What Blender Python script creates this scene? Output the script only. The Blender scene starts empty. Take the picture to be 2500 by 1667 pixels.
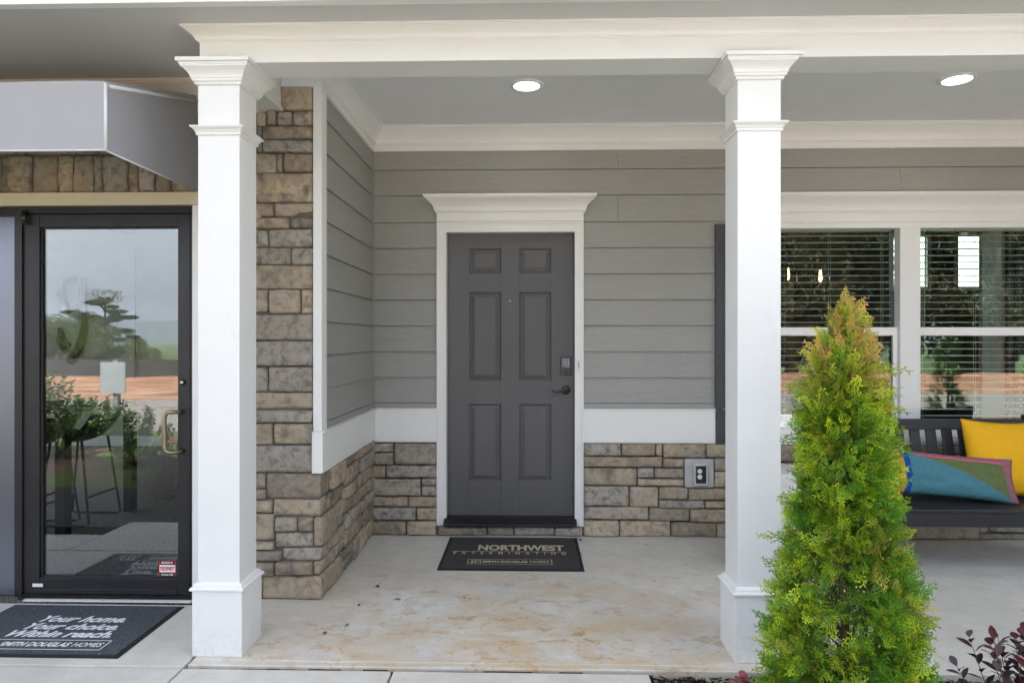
import bpy, math, random
from math import radians as R, sin, cos, pi, sqrt
from mathutils import Vector, Matrix, noise

scene = bpy.context.scene
col = scene.collection

# ------------------------------------------------------------------ camera
YAW = 1.48
CAM_Z = 1.41
F = 1667.0                      # focal length in pixels of the 2500 px wide photograph
cam_d = bpy.data.cameras.new('camera')
cam_d.lens = 24.0
cam_d.sensor_width = 36.0
cam_d.shift_y = -0.0018
cam_d.clip_start = 0.05
cam_d.clip_end = 9000
cam = bpy.data.objects.new('camera', cam_d)
cam.location = (0, 0, CAM_Z)
cam.rotation_euler = (R(90), 0, R(YAW))
col.objects.link(cam)
scene.camera = cam

# ------------------------------------------------------------------ world, sun, exposure
SUN_EL, SUN_AZ = 58.0, 12.0     # azimuth clockwise from +Y: the sun stands behind the house, the porch is in open shade
world = bpy.data.worlds.new('World')
scene.world = world
world.use_nodes = True
wn = world.node_tree
for n in list(wn.nodes):
    wn.nodes.remove(n)
sky = wn.nodes.new('ShaderNodeTexSky')
sky.sky_type = 'NISHITA'
sky.sun_disc = False
sky.sun_elevation = R(SUN_EL)
sky.sun_rotation = R(SUN_AZ)
sky.air_density = 0.7
sky.dust_density = 5.0
sky.ozone_density = 0.3
bg = wn.nodes.new('ShaderNodeBackground')
bg.inputs['Strength'].default_value = 0.15
out = wn.nodes.new('ShaderNodeOutputWorld')
hz = wn.nodes.new('ShaderNodeHueSaturation')      # pale hazy summer sky
hz.inputs['Saturation'].default_value = 0.42
wn.links.new(sky.outputs[0], hz.inputs['Color'])
wn.links.new(hz.outputs[0], bg.inputs[0])
wn.links.new(bg.outputs[0], out.inputs[0])

sun_d = bpy.data.lights.new('sun', 'SUN')
sun_d.energy = 4.5
sun_d.angle = R(0.6)
sun_d.color = (1.0, 0.985, 0.96)
sun = bpy.data.objects.new('sun', sun_d)
az, el = R(SUN_AZ), R(SUN_EL)
sdir = Vector((sin(az) * cos(el), cos(az) * cos(el), sin(el)))   # towards the sun
sun.rotation_euler = sdir.to_track_quat('Z', 'Y').to_euler()
sun.location = (0, -10, 20)
col.objects.link(sun)

vs = scene.view_settings
vs.view_transform = 'Standard'
vs.look = 'None'
vs.gamma = 1.0
vs.use_curve_mapping = False
vs.exposure = 2.48
scene.cycles.max_bounces = 10
scene.cycles.diffuse_bounces = 5
scene.cycles.glossy_bounces = 5
scene.cycles.transparent_max_bounces = 24
scene.cycles.use_denoising = True
scene.cycles.caustics_reflective = False
scene.cycles.caustics_refractive = False
scene.cycles.sample_clamp_indirect = 6.0

# ------------------------------------------------------------------ helpers
_s, _c = sin(R(YAW)), cos(R(YAW))


def P(u, v, Y):
    """point of the world plane y=Y seen at pixel (u, v) of the 2500x1667 photograph -> (x, z)"""
    du = (u - 1250.0) / F
    dv = -(v - 829.0) / F
    t = Y / (du * _s + _c)
    return (du * _c - _s) * t, CAM_Z + dv * t


def PX(u, Y, v=829): return P(u, v, Y)[0]
def PZ(v, Y, u=1250): return P(u, v, Y)[1]


def smooth_all(me):
    me.polygons.foreach_set('use_smooth', [True] * len(me.polygons))


class MB:
    def __init__(s):
        s.v = []; s.f = []; s.sm = []

    def add(s, vs_, fs, smooth=False):
        o = len(s.v)
        s.v += [tuple(p) for p in vs_]
        s.f += [tuple(i + o for i in f) for f in fs]
        s.sm += [smooth] * len(fs)
        return s

    def box(s, x0, x1, y0, y1, z0, z1):
        if x0 > x1: x0, x1 = x1, x0
        if y0 > y1: y0, y1 = y1, y0
        if z0 > z1: z0, z1 = z1, z0
        v = [(x0, y0, z0), (x1, y0, z0), (x1, y1, z0), (x0, y1, z0), (x0, y0, z1), (x1, y0, z1), (x1, y1, z1), (x0, y1, z1)]
        return s.add(v, [(0, 3, 2, 1), (4, 5, 6, 7), (0, 1, 5, 4), (1, 2, 6, 5), (2, 3, 7, 6), (3, 0, 4, 7)])

    def loft_rect(s, x0, x1, y0, y1, prof, smooth=False):
        """rings of a rectangle grown by off, at height z; prof = [(off, z)] bottom to top; ends capped"""
        v = []; f = []
        for off, z in prof:
            v += [(x0 - off, y0 - off, z), (x1 + off, y0 - off, z), (x1 + off, y1 + off, z), (x0 - off, y1 + off, z)]
        for i in range(len(prof) - 1):
            a = i * 4; b = a + 4
            for k in range(4):
                k2 = (k + 1) % 4
                f.append((a + k, a + k2, b + k2, b + k))
        f.append((3, 2, 1, 0))
        n = (len(prof) - 1) * 4
        f.append((n, n + 1, n + 2, n + 3))
        return s.add(v, f, smooth)

    def extrude(s, prof, axis, a0, a1):
        """closed polygon profile extruded along axis 'x' [(y,z)] or 'y' [(x,z)] or 'z' [(x,y)]"""
        n = len(prof)
        def pt(p, a):
            if axis == 'x': return (a, p[0], p[1])
            if axis == 'y': return (p[0], a, p[1])
            return (p[0], p[1], a)
        v = [pt(p, a0) for p in prof] + [pt(p, a1) for p in prof]
        f = [(i, (i + 1) % n, n + (i + 1) % n, n + i) for i in range(n)]
        f += [tuple(range(n - 1, -1, -1)), tuple(range(n, 2 * n))]
        return s.add(v, f)

    def tube(s, path, r, n=10, caps=True):
        path = [Vector(p) for p in path]
        rr = r if isinstance(r, (list, tuple)) else [r] * len(path)
        v = []; f = []
        prev = None
        for i, p in enumerate(path):
            if i == 0: t = path[1] - p
            elif i == len(path) - 1: t = p - path[i - 1]
            else: t = path[i + 1] - path[i - 1]
            t.normalize()
            if prev is None:
                up = Vector((0, 0, 1)) if abs(t.z) < .9 else Vector((1, 0, 0))
                a = t.cross(up).normalized()
            else:
                a = (prev - t * prev.dot(t)).normalized()
            prev = a
            b = t.cross(a)
            for k in range(n):
                an = 2 * pi * k / n
                v.append(p + (a * cos(an) + b * sin(an)) * rr[i])
        for i in range(len(path) - 1):
            for k in range(n):
                k2 = (k + 1) % n
                f.append((i * n + k, i * n + k2, (i + 1) * n + k2, (i + 1) * n + k))
        if caps:
            f.append(tuple(range(n - 1, -1, -1)))
            m = (len(path) - 1) * n
            f.append(tuple(range(m, m + n)))
        return s.add(v, f, True)

    def disc_lathe(s, c, prof, n=24, axis='z'):
        """prof [(r, h)] revolved around axis through c"""
        v = []; f = []
        for r, h in prof:
            for k in range(n):
                a = 2 * pi * k / n
                if axis == 'z': v.append((c[0] + r * cos(a), c[1] + r * sin(a), c[2] + h))
                elif axis == 'y': v.append((c[0] + r * cos(a), c[1] + h, c[2] + r * sin(a)))
                else: v.append((c[0] + h, c[1] + r * cos(a), c[2] + r * sin(a)))
        for i in range(len(prof) - 1):
            for k in range(n):
                k2 = (k + 1) % n
                f.append((i * n + k, i * n + k2, (i + 1) * n + k2, (i + 1) * n + k))
        f.append(tuple(range(n - 1, -1, -1)))
        m = (len(prof) - 1) * n
        f.append(tuple(range(m, m + n)))
        return s.add(v, f, True)

    def build(s, name, m, parent=None, bevel=0.0, seg=2):
        base = parent
        off = Vector((0, 0, 0))
        q = parent
        while q is not None:
            off += q.location
            q = q.parent
        me = bpy.data.meshes.new(name)
        me.from_pydata([(x - off.x, y - off.y, z - off.z) for x, y, z in s.v], [], s.f)
        me.polygons.foreach_set('use_smooth', s.sm)
        me.update()
        import bmesh
        bm = bmesh.new(); bm.from_mesh(me)
        bmesh.ops.recalc_face_normals(bm, faces=bm.faces)
        bm.to_mesh(me); bm.free()
        if isinstance(m, (list, tuple)):
            for x in m: me.materials.append(x)
        elif m is not None:
            me.materials.append(m)
        o = bpy.data.objects.new(name, me)
        col.objects.link(o)
        o.parent = base
        if bevel:
            b = o.modifiers.new('bevel', 'BEVEL')
            b.width = bevel; b.segments = seg; b.limit_method = 'ANGLE'; b.angle_limit = R(35)
            b.harden_normals = False
        return o


def tag(o, label=None, cat=None, group=None, kind=None):
    if label: o['label'] = label
    if cat: o['category'] = cat
    if group: o['group'] = group
    if kind: o['kind'] = kind
    return o


def empty(name, loc, label=None, cat=None, group=None, kind=None):
    o = bpy.data.objects.new(name, None)
    o.empty_display_size = .1
    o.location = loc
    col.objects.link(o)
    return tag(o, label, cat, group, kind)


def copy_tree(o, parent=None):
    c = o.copy(); col.objects.link(c)
    if parent is not None: c.parent = parent
    for ch in list(o.children): copy_tree(ch, c)
    return c


def text_mesh(body, size, bold=0.0, shear=0.0, spacing=1.0, align='CENTER', extrude=0.0, wscale=1.0):
    cu = bpy.data.curves.new('t', 'FONT')
    cu.body = body; cu.size = size; cu.offset = bold; cu.shear = shear
    cu.space_character = spacing; cu.align_x = align; cu.align_y = 'CENTER'
    cu.extrude = extrude; cu.resolution_u = 3
    ob = bpy.data.objects.new('t', cu)
    col.objects.link(ob)
    bpy.context.view_layer.update()
    dg = bpy.context.evaluated_depsgraph_get()
    me = bpy.data.meshes.new_from_object(ob.evaluated_get(dg))
    v = [(p.co.x * wscale, p.co.y, p.co.z) for p in me.vertices]
    f = [tuple(p.vertices) for p in me.polygons]
    bpy.data.objects.remove(ob); bpy.data.curves.remove(cu); bpy.data.meshes.remove(me)
    return v, f


def text_fit(mb, body, x0, x1, h, place, bold=0.0, shear=0.0, spacing=1.0):
    """text stretched to run from x0 to x1 with letter size h; place(x, y, z)->world"""
    v, f = text_mesh(body, h, bold, shear, spacing, 'LEFT')
    a = min(p[0] for p in v); b = max(p[0] for p in v)
    k = (x1 - x0) / (b - a)
    mb.add([place(x0 + (p[0] - a) * k, p[1], p[2]) for p in v], f)


# ------------------------------------------------------------------ materials
class NT:
    def __init__(s, name):
        s.m = bpy.data.materials.new(name)
        s.m.use_nodes = True
        s.t = s.m.node_tree
        s.t.nodes.clear()
        s.o = s.n('ShaderNodeOutputMaterial')

    def n(s, t, **k):
        x = s.t.nodes.new(t)
        for a, b in k.items():
            if a in ('operation', 'blend_type', 'data_type', 'noise_dimensions', 'attribute_name', 'attribute_type', 'distance', 'feature', 'use_clamp', 'wave_type', 'bands_direction', 'invert'):
                setattr(x, a, b)
            else:
                x.inputs[a].default_value = b
        return x

    def l(s, a, b): s.t.links.new(a, b)

    def coord(s, scale=(1, 1, 1), rot=(0, 0, 0), kind='Object'):
        tc = s.n('ShaderNodeTexCoord')
        mp = s.n('ShaderNodeMapping')
        mp.inputs['Scale'].default_value = scale
        mp.inputs['Rotation'].default_value = rot
        s.l(tc.outputs[kind], mp.inputs[0])
        return mp.outputs[0]

    def noise(s, vec, scale, detail=4, rough=.55, dist=0.0):
        x = s.n('ShaderNodeTexNoise', Scale=scale, Detail=detail, Roughness=rough, Distortion=dist)
        s.l(vec, x.inputs['Vector'])
        return x.outputs['Fac']

    def ramp(s, fac, stops, interp='LINEAR'):
        x = s.n('ShaderNodeValToRGB')
        x.color_ramp.interpolation = interp
        e = x.color_ramp.elements
        while len(e) > 1: e.remove(e[-1])
        e[0].position = stops[0][0]; e[0].color = c4(stops[0][1])
        for p, c in stops[1:]:
            q = e.new(p); q.color = c4(c)
        s.l(fac, x.inputs[0])
        return x.outputs[0]

    def mix(s, fac, a, b, mode='MIX'):
        x = s.n('ShaderNodeMix', data_type='RGBA', blend_type=mode)
        for inp, val in ((x.inputs[0], fac), (x.inputs[6], a), (x.inputs[7], b)):
            if hasattr(val, 'is_output') or isinstance(val, bpy.types.NodeSocket): s.l(val, inp)
            elif isinstance(val, (int, float)): inp.default_value = val
            else: inp.default_value = c4(val)
        return x.outputs[2]

    def math(s, op, a, b=0.0, c=0.0, clamp=False):
        x = s.n('ShaderNodeMath', operation=op)
        x.use_clamp = clamp
        for i, val in enumerate((a, b, c)):
            if isinstance(val, bpy.types.NodeSocket): s.l(val, x.inputs[i])
            else: x.inputs[i].default_value = val
        return x.outputs[0]

    def bump(s, h, strength=.3, dist=.002, normal=None):
        x = s.n('ShaderNodeBump', Strength=strength, Distance=dist)
        s.l(h, x.inputs['Height'])
        if normal is not None: s.l(normal, x.inputs['Normal'])
        return x.outputs[0]

    def principled(s, base, rough=.6, metal=0.0, normal=None, spec=.5, **k):
        p = s.n('ShaderNodeBsdfPrincipled')
        for inp, val in (('Base Color', base), ('Roughness', rough), ('Metallic', metal), ('Specular IOR Level', spec)):
            if isinstance(val, bpy.types.NodeSocket): s.l(val, p.inputs[inp])
            elif isinstance(val, (int, float)): p.inputs[inp].default_value = val
            else: p.inputs[inp].default_value = c4(val)
        for kk, vv in k.items(): p.inputs[kk].default_value = vv
        if normal is not None: s.l(normal, p.inputs['Normal'])
        return p.outputs[0]

    def done(s, sh):
        s.l(sh, s.o.inputs['Surface'])
        return s.m


def c4(c): return (c[0], c[1], c[2], 1.0) if len(c) == 3 else tuple(c)


def simple(name, c, rough=.5, metal=0.0, spec=.5, var=.06, scale=6.0, bump=0.0, bscale=80.0, stretch=(1, 1, 1)):
    t = NT(name)
    v = t.coord(stretch)
    nz = t.noise(v, scale, 5)
    a = tuple(max(0, x * (1 - var)) for x in c); b = tuple(min(1, x * (1 + var)) for x in c)
    base = t.ramp(nz, [(.3, a), (.7, b)])
    nm = None
    if bump: nm = t.bump(t.noise(v, bscale, 3), bump, .002)
    return t.done(t.principled(base, rough, metal, nm, spec))


def white_paint(name, c=(.765, .78, .775), rough=.42):
    t = NT(name)
    v = t.coord()
    big = t.noise(v, 2.2, 4)
    base = t.ramp(big, [(.3, tuple(x * .965 for x in c)), (.7, c)])
    spots = t.noise(v, 60.0, 2)
    sp = t.ramp(spots, [(.74, (0, 0, 0)), (.80, (1, 1, 1))])
    base = t.mix(t.math('MULTIPLY', sp, .25), base, (.45, .42, .36))
    sc = t.noise(t.coord((3, 3, 1)), 5.0, 6, .75)
    base = t.mix(t.math('MULTIPLY', t.ramp(sc, [(.60, (0, 0, 0)), (.72, (1, 1, 1))]), .16), base, (.52, .49, .43))
    # splashed dirt, thinning out above the slab
    tc = t.n('ShaderNodeNewGeometry'); sp = t.n('ShaderNodeSeparateXYZ'); t.l(tc.outputs['Position'], sp.inputs[0])
    low = t.math('SUBTRACT', 1.0, t.math('DIVIDE', sp.outputs[2], .16), 0, True)
    dn = t.ramp(t.noise(v, 38.0, 5, .7), [(.42, (0, 0, 0)), (.62, (1, 1, 1))])
    base = t.mix(t.math('MULTIPLY', t.math('MULTIPLY', low, dn), .28), base, (.50, .40, .28))
    nm = t.bump(t.noise(t.coord((1, 1, .25)), 55.0, 4), .16, .002)
    return t.done(t.principled(base, rough, 0, nm, .4))


def siding_mat(name, along):
    t = NT(name)
    sc = (.9, 9, 9) if along == 'x' else (9, .9, 9)
    v = t.coord(sc)
    oi = t.n('ShaderNodeObjectInfo')
    off = t.n('ShaderNodeVectorMath', operation='ADD')
    t.l(v, off.inputs[0])
    cm = t.n('ShaderNodeCombineXYZ')
    t.l(t.math('MULTIPLY', oi.outputs['Random'], 37.0), cm.inputs[0])
    t.l(t.math('MULTIPLY', oi.outputs['Random'], 53.0), cm.inputs[2])
    t.l(cm.outputs[0], off.inputs[1])
    vv = off.outputs[0]
    grain = t.noise(vv, 9.0, 5, .6, 1.6)
    fine = t.noise(vv, 40.0, 3, .6)
    h = t.math('ADD', grain, t.math('MULTIPLY', fine, .4))
    base = t.ramp(t.math('ADD', t.math('MULTIPLY', grain, .5), t.math('MULTIPLY', fine, .5)), [(.36, (.285, .292, .280)), (.50, (.325, .332, .318)), (.64, (.355, .362, .350))])
    base = t.mix(t.math('MULTIPLY', oi.outputs['Random'], .5), base, (.305, .310, .292))
    dust = t.noise(t.coord(), 1.6, 4, .6)
    base = t.mix(t.math('MULTIPLY', t.ramp(dust, [(.45, (0, 0, 0)), (.75, (1, 1, 1))]), .18), base, (.38, .36, .31))
    nm = t.bump(h, .85, .004)
    return t.done(t.principled(base, .55, 0, nm, .35))


def stone_mat():
    t = NT('stone_veneer')
    oi = t.n('ShaderNodeObjectInfo')
    v0 = t.coord()
    off = t.n('ShaderNodeVectorMath', operation='ADD')
    cm = t.n('ShaderNodeCombineXYZ')
    for i, k in enumerate((31.0, 17.0, 23.0)):
        t.l(t.math('MULTIPLY', oi.outputs['Random'], k), cm.inputs[i])
    t.l(v0, off.inputs[0]); t.l(cm.outputs[0], off.inputs[1])
    v = off.outputs[0]
    n1 = t.noise(v, 11.0, 6, .68, .8)
    n2 = t.noise(v, 22.0, 6, .7, .4)
    n3 = t.noise(v, 4.0, 3, .5)
    rnd = oi.outputs['Random']
    sh = t.math('ADD', n1, t.math('MULTIPLY', t.math('SUBTRACT', rnd, .5), .30))
    tan = t.ramp(sh, [(.26, (.17, .152, .128)), (.38, (.31, .275, .225)), (.49, (.45, .365, .26)), (.60, (.55, .455, .335)), (.74, (.44, .415, .365))])
    grey = t.ramp(n2, [(.28, (.22, .205, .185)), (.5, (.38, .365, .33)), (.72, (.50, .48, .44))])
    r2 = t.math('FRACT', t.math('MULTIPLY', rnd, 7.31))
    k = t.math('ADD', t.math('MULTIPLY', n3, .7), t.math('MULTIPLY', r2, .62))
    base = t.mix(t.ramp(k, [(.58, (0, 0, 0)), (.92, (1, 1, 1))]), tan, grey)
    blot = t.ramp(n2, [(.36, (1, 1, 1)), (.50, (0, 0, 0))])
    base = t.mix(t.math('MULTIPLY', blot, .62), base, (.13, .112, .09))
    hi = t.ramp(t.noise(v, 15.0, 5, .65), [(.56, (0, 0, 0)), (.68, (1, 1, 1))])
    base = t.mix(t.math('MULTIPLY', hi, .45), base, (.50, .42, .30))
    r3 = t.math('FRACT', t.math('MULTIPLY', rnd, 13.7))
    base = t.mix(t.math('MULTIPLY', r3, .50), base, (.22, .19, .15))
    b1 = t.bump(t.noise(v, 20.0, 8, .72, .8), .9, .016)
    b2 = t.bump(t.noise(v, 110.0, 4, .7), .7, .003, b1)
    return t.done(t.principled(base, .88, 0, b2, .2))


def concrete_mat(name, stains=1.0, seam=False):
    t = NT(name)
    v = t.coord()
    big = t.noise(v, 1.1, 5, .6)
    mid = t.noise(v, 9.0, 6, .65)
    fine = t.noise(v, 160.0, 3, .7)
    base = t.ramp(big, [(.32, (.54, .53, .49)), (.55, (.65, .635, .585)), (.75, (.69, .685, .645))])
    base = t.mix(t.ramp(mid, [(.35, (.35, .35, .35)), (.6, (0, 0, 0))]), base, (.44, .43, .39))
    base = t.mix(t.math('MULTIPLY', t.ramp(fine, [(.3, (1, 1, 1)), (.47, (0, 0, 0))]), .42), base, (.33, .32, .29))
    # broom marks, drawn across
    br = t.noise(t.coord((1.2, 60, 1)), 6.0, 3, .6, .3)
    base = t.mix(t.math('MULTIPLY', t.ramp(br, [(.35, (1, 1, 1)), (.6, (0, 0, 0))]), .15), base, (.36, .35, .32))
    if stains:
        vs1 = t.coord((1.0, 1.6, 1), (0, 0, .5))
        tc = t.n('ShaderNodeTexCoord')
        sx = t.n('ShaderNodeSeparateXYZ'); t.l(tc.outputs['Object'], sx.inputs[0])
        # clay tracked in from the bed: heaviest in the middle of the front half
        gx = t.math('SUBTRACT', 1.0, t.math('ABSOLUTE', t.math('DIVIDE', t.math('SUBTRACT', sx.outputs[0], -.05), 1.7)), 0, True)
        gy = t.math('SUBTRACT', 1.0, t.math('ABSOLUTE', t.math('DIVIDE', t.math('SUBTRACT', sx.outputs[1], 3.15), 1.5)), 0, True)
        g = t.math('MULTIPLY', t.math('POWER', gx, .6), t.math('POWER', gy, .7))
        wash = t.noise(vs1, 2.6, 6, .68, .6)
        k1 = t.math('MULTIPLY', t.ramp(wash, [(.40, (0, 0, 0)), (.60, (1, 1, 1))]), g)
        base = t.mix(t.math('MULTIPLY', k1, .80 * stains), base, (.52, .385, .22))
        sp = t.noise(t.coord((1.0, 1.35, 1), (0, 0, .45)), 9.0, 8, .74, .6)
        k2 = t.ramp(sp, [(.53, (0, 0, 0)), (.575, (1, 1, 1))])
        k2 = t.math('MULTIPLY', k2, t.math('ADD', t.math('MULTIPLY', g, .95), .06))
        k2 = t.math('MULTIPLY', k2, t.ramp(t.noise(vs1, 3.1, 4, .6), [(.42, (.08, .08, .08)), (.60, (1, 1, 1))]))
        base = t.mix(t.math('MULTIPLY', k2, .85 * stains, 0, True), base, (.42, .235, .09))
        sp2 = t.noise(t.coord((1, 1.4, 1), (0, 0, -.6)), 34.0, 4, .6, .4)
        k3 = t.math('MULTIPLY', t.ramp(sp2, [(.64, (0, 0, 0)), (.67, (1, 1, 1))]), t.math('ADD', t.math('MULTIPLY', g, .8), .15))
        base = t.mix(t.math('MULTIPLY', k3, .7), base, (.36, .17, .07))
    dk = t.noise(v, 70.0, 2)
    base = t.mix(t.math('MULTIPLY', t.ramp(dk, [(.74, (0, 0, 0)), (.76, (1, 1, 1))]), .75), base, (.10, .09, .08))
    h = t.math('ADD', t.math('MULTIPLY', mid, .5), t.math('ADD', t.math('MULTIPLY', br, .5), t.math('MULTIPLY', fine, .25)))
    nm = t.bump(h, .35, .003)
    return t.done(t.principled(base, .78, 0, nm, .3))


def glass_mat(name, refl, tint=(.92, .95, .93)):
    t = NT(name)
    fr = t.n('ShaderNodeFresnel', IOR=1.5)
    k = t.math('ADD', fr.outputs[0], refl, 0, True)
    tr = t.n('ShaderNodeBsdfTransparent'); tr.inputs[0].default_value = c4(tint)
    gl = t.n('ShaderNodeBsdfGlossy'); gl.inputs['Roughness'].default_value = 0.0
    gl.inputs[0].default_value = (.95, .97, 1, 1)
    wv = t.bump(t.noise(t.coord(), 1.3, 2), .02, .01)
    t.l(wv, gl.inputs['Normal'])
    mx = t.n('ShaderNodeMixShader')
    t.l(k, mx.inputs[0]); t.l(tr.outputs[0], mx.inputs[1]); t.l(gl.outputs[0], mx.inputs[2])
    return t.done(mx.outputs[0])


def emit(name, c, s):
    t = NT(name)
    e = t.n('ShaderNodeEmission', Strength=s); e.inputs[0].default_value = c4(c)
    return t.done(e.outputs[0])


def foliage_mat(name, attr='tint', transl=.35, rough=.5):
    t = NT(name)
    a = t.n('ShaderNodeAttribute', attribute_name=attr)
    c = a.outputs['Color']
    d = t.principled(c, rough, 0, None, .3)
    tl = t.n('ShaderNodeBsdfTranslucent'); t.l(c, tl.inputs[0])
    mx = t.n('ShaderNodeMixShader'); mx.inputs[0].default_value = transl
    t.l(d, mx.inputs[1]); t.l(tl.outputs[0], mx.inputs[2])
    return t.done(mx.outputs[0])


def carpet_mat(name, c1, c2, scale=260.0, dirt=None):
    t = NT(name)
    v = t.coord()
    f = t.noise(v, scale, 2, .7)
    base = t.ramp(f, [(.32, c1), (.68, c2)])
    if dirt is not None:
        d = t.noise(v, 5.0, 5, .65)
        base = t.mix(t.math('MULTIPLY', t.ramp(d, [(.42, (0, 0, 0)), (.7, (1, 1, 1))]), .35), base, dirt)
    nm = t.bump(f, .8, .004)
    return t.done(t.principled(base, .95, 0, nm, .1))


def fabric(name, c, scale=420.0, rough=.9):
    t = NT(name)
    v = t.coord()
    a = t.noise(t.coord((1, .12, .12)), scale, 2)
    b = t.noise(t.coord((.12, .12, 1)), scale, 2)
    w = t.math('ADD', t.math('MULTIPLY', a, .5), t.math('MULTIPLY', b, .5))
    base = t.ramp(w, [(.35, tuple(x * .88 for x in c)), (.65, tuple(min(1, x * 1.07) for x in c))])
    nm = t.bump(w, .2, .0015)
    return t.done(t.principled(base, rough, 0, nm, .15))


WHITE = white_paint('white_trim_paint')
WHITE2 = white_paint('white_frieze_paint', (.78, .79, .78))
CREAM = white_paint('cream_trim_paint', (.66, .62, .47))
TAN = white_paint('tan_crown_paint', (.56, .52, .48))
CEIL = simple('porch_ceiling_paint', (.78, .79, .80), .6, var=.03, scale=1.5, bump=.08)
SOFFIT = simple('soffit_paint', (.56, .565, .56), .6, var=.03, scale=1.5, bump=.08)
SIDX = siding_mat('grey_fibre_cement_along_x', 'x')
SIDY = siding_mat('grey_fibre_cement_along_y', 'y')
GREYTRIM = simple('grey_corner_trim', (.25, .255, .245), .5)
STONE = stone_mat()
MORTAR = simple('mortar', (.12, .11, .095), .95, var=.3, scale=30, bump=.6, bscale=90)
CONC = concrete_mat('porch_concrete', 1.0)
CONC2 = concrete_mat('walk_concrete', .55)
DOORP = None
BLACK = simple('black_aluminium', (.022, .022, .025), .38, .3, var=.15, scale=4)
BLACK2 = simple('black_rubber', (.012, .012, .013), .6, var=.2)
BRONZE = simple('bronze_metal', (.30, .245, .165), .36, .85, var=.1, scale=9)
DARKBR = simple('dark_bronze_hardware', (.05, .046, .042), .33, .7, var=.15)
SHUT = simple('dark_grey_shutter', (.045, .05, .06), .5, bump=.1)
BENCH = simple('black_painted_wood', (.020, .022, .027), .42, var=.25, scale=7, bump=.25, bscale=60, stretch=(.2, 1, 1))
AWN = simple('grey_awning_canvas', (.33, .34, .365), .85, var=.03, scale=3, bump=.15, bscale=500)
PIPE = simple('awning_piping', (.62, .64, .66), .5)
GLASSD = glass_mat('storefront_glass', .085, (.80, .83, .82))
GLASSW = glass_mat('window_glass', .05, (.84, .92, .88))
VINYL = simple('white_vinyl', (.80, .80, .80), .35, var=.02)
BLIND = simple('blind_slat_paint', (.82, .88, .82), .4, var=.03)
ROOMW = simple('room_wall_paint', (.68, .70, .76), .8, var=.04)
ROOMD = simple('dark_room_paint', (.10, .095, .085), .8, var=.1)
ROOMC = carpet_mat('room_carpet', (.24, .22, .20), (.62, .59, .55), 60)
PLAST = simple('clear_grey_plastic', (.45, .46, .45), .25, var=.15, scale=30)
DARKP = simple('dark_plastic', (.03, .03, .035), .3)
OUTW = simple('outlet_white', (.8, .8, .78), .35)
STONEGREY = simple('cast_mounting_block', (.42, .43, .43), .8, var=.12, scale=14, bump=.4, bscale=120)
CAULK = simple('brown_joint_filler', (.075, .05, .032), .9, var=.4, scale=25, bump=.5)

t = NT('door_paint')
v = t.coord((14, 14, 1.2))
g1 = t.noise(v, 6.0, 5, .6, .6)
oi = t.noise(t.coord(), 1.1, 3)
base = t.ramp(oi, [(.35, (.085, .086, .090)), (.7, (.104, .105, .110))])
DOORP = t.done(t.principled(base, .42, 0, t.bump(g1, .20, .002), .4))

# ------------------------------------------------------------------ depth planes of the porch
YB = 4.95        # siding face of the back wall
YS = 4.90        # stone face of the back wall
YP = 3.67        # stone face of the pillar / storefront wall
XS = -1.150      # siding face of the side wall
YE = 2.93        # front edge of the porch slab
ZC_IN = 2.94     # porch ceiling
ZC_OUT = 2.80    # soffit over the walk
XR = 6.2         # right end of everything
XL = -7.0

# ------------------------------------------------------------------ ground
def grid_sheet(name, xs, ys, zf, mat, kind='structure'):
    mb = MB()
    nx, ny = len(xs), len(ys)
    mb.add([(x, y, zf(x, y)) for y in ys for x in xs],
           [(j * nx + i, j * nx + i + 1, (j + 1) * nx + i + 1, (j + 1) * nx + i) for j in range(ny - 1) for i in range(nx - 1)], True)
    o = mb.build(name, mat)
    o['kind'] = kind
    return o


def terrain(x, y):
    # nearly flat at the house, falling away across the lots in front
    if y > -20: z = -.11
    elif y > -30: z = -.11 - (-20 - y) / 10.0 * 2.4
    else: z = -2.51 - min(1.0, (-30 - y) / 250.0) * 9.0
    if y < -20: z += noise.noise(Vector((x * .06, y * .06, 0))) * .5
    elif y < -10: z += .25 * noise.noise(Vector((x * .25, y * .4, 0))) + .1
    return z


t = NT('ground_cover')
tc = t.n('ShaderNodeTexCoord')
sx = t.n('ShaderNodeSeparateXYZ'); t.l(tc.outputs['Object'], sx.inputs[0])
v = t.coord()
yy = t.math('ADD', sx.outputs[1], t.math('MULTIPLY', t.math('SUBTRACT', t.noise(v, .16, 4), .5), 3.0))
lawn = t.ramp(t.noise(v, 9.0, 5, .7), [(.3, (.035, .06, .012)), (.7, (.10, .14, .03))])
mulchc = t.ramp(t.noise(v, 14.0, 5, .75), [(.3, (.04, .026, .022)), (.55, (.12, .07, .05)), (.72, (.30, .20, .14))])
lawn = t.mix(t.ramp(t.noise(v, .9, 4, .6), [(.45, (0, 0, 0)), (.52, (1, 1, 1))]), mulchc, lawn)
clay = t.ramp(t.noise(t.coord((.5, 2, 1)), 1.2, 6, .7), [(.3, (.10, .05, .032)), (.5, (.25, .125, .075)), (.7, (.40, .27, .18))])
far = t.ramp(t.noise(v, .03, 6, .7), [(.3, (.03, .055, .015)), (.7, (.09, .12, .035))])
b1 = t.math('LESS_THAN', yy, -8.5)
b2 = t.math('LESS_THAN', yy, -34.0)
cc = t.mix(b1, lawn, clay)
cc = t.mix(b2, cc, far)
GROUND = t.done(t.principled(cc, .95, 0, t.bump(t.noise(v, 12.0, 5), .6, .03), .1))
xs = [-4000, -1500, -600, -250, -120] + [-60 + i * 2 for i in range(61)] + [120, 250, 600, 1500, 4000]
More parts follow.
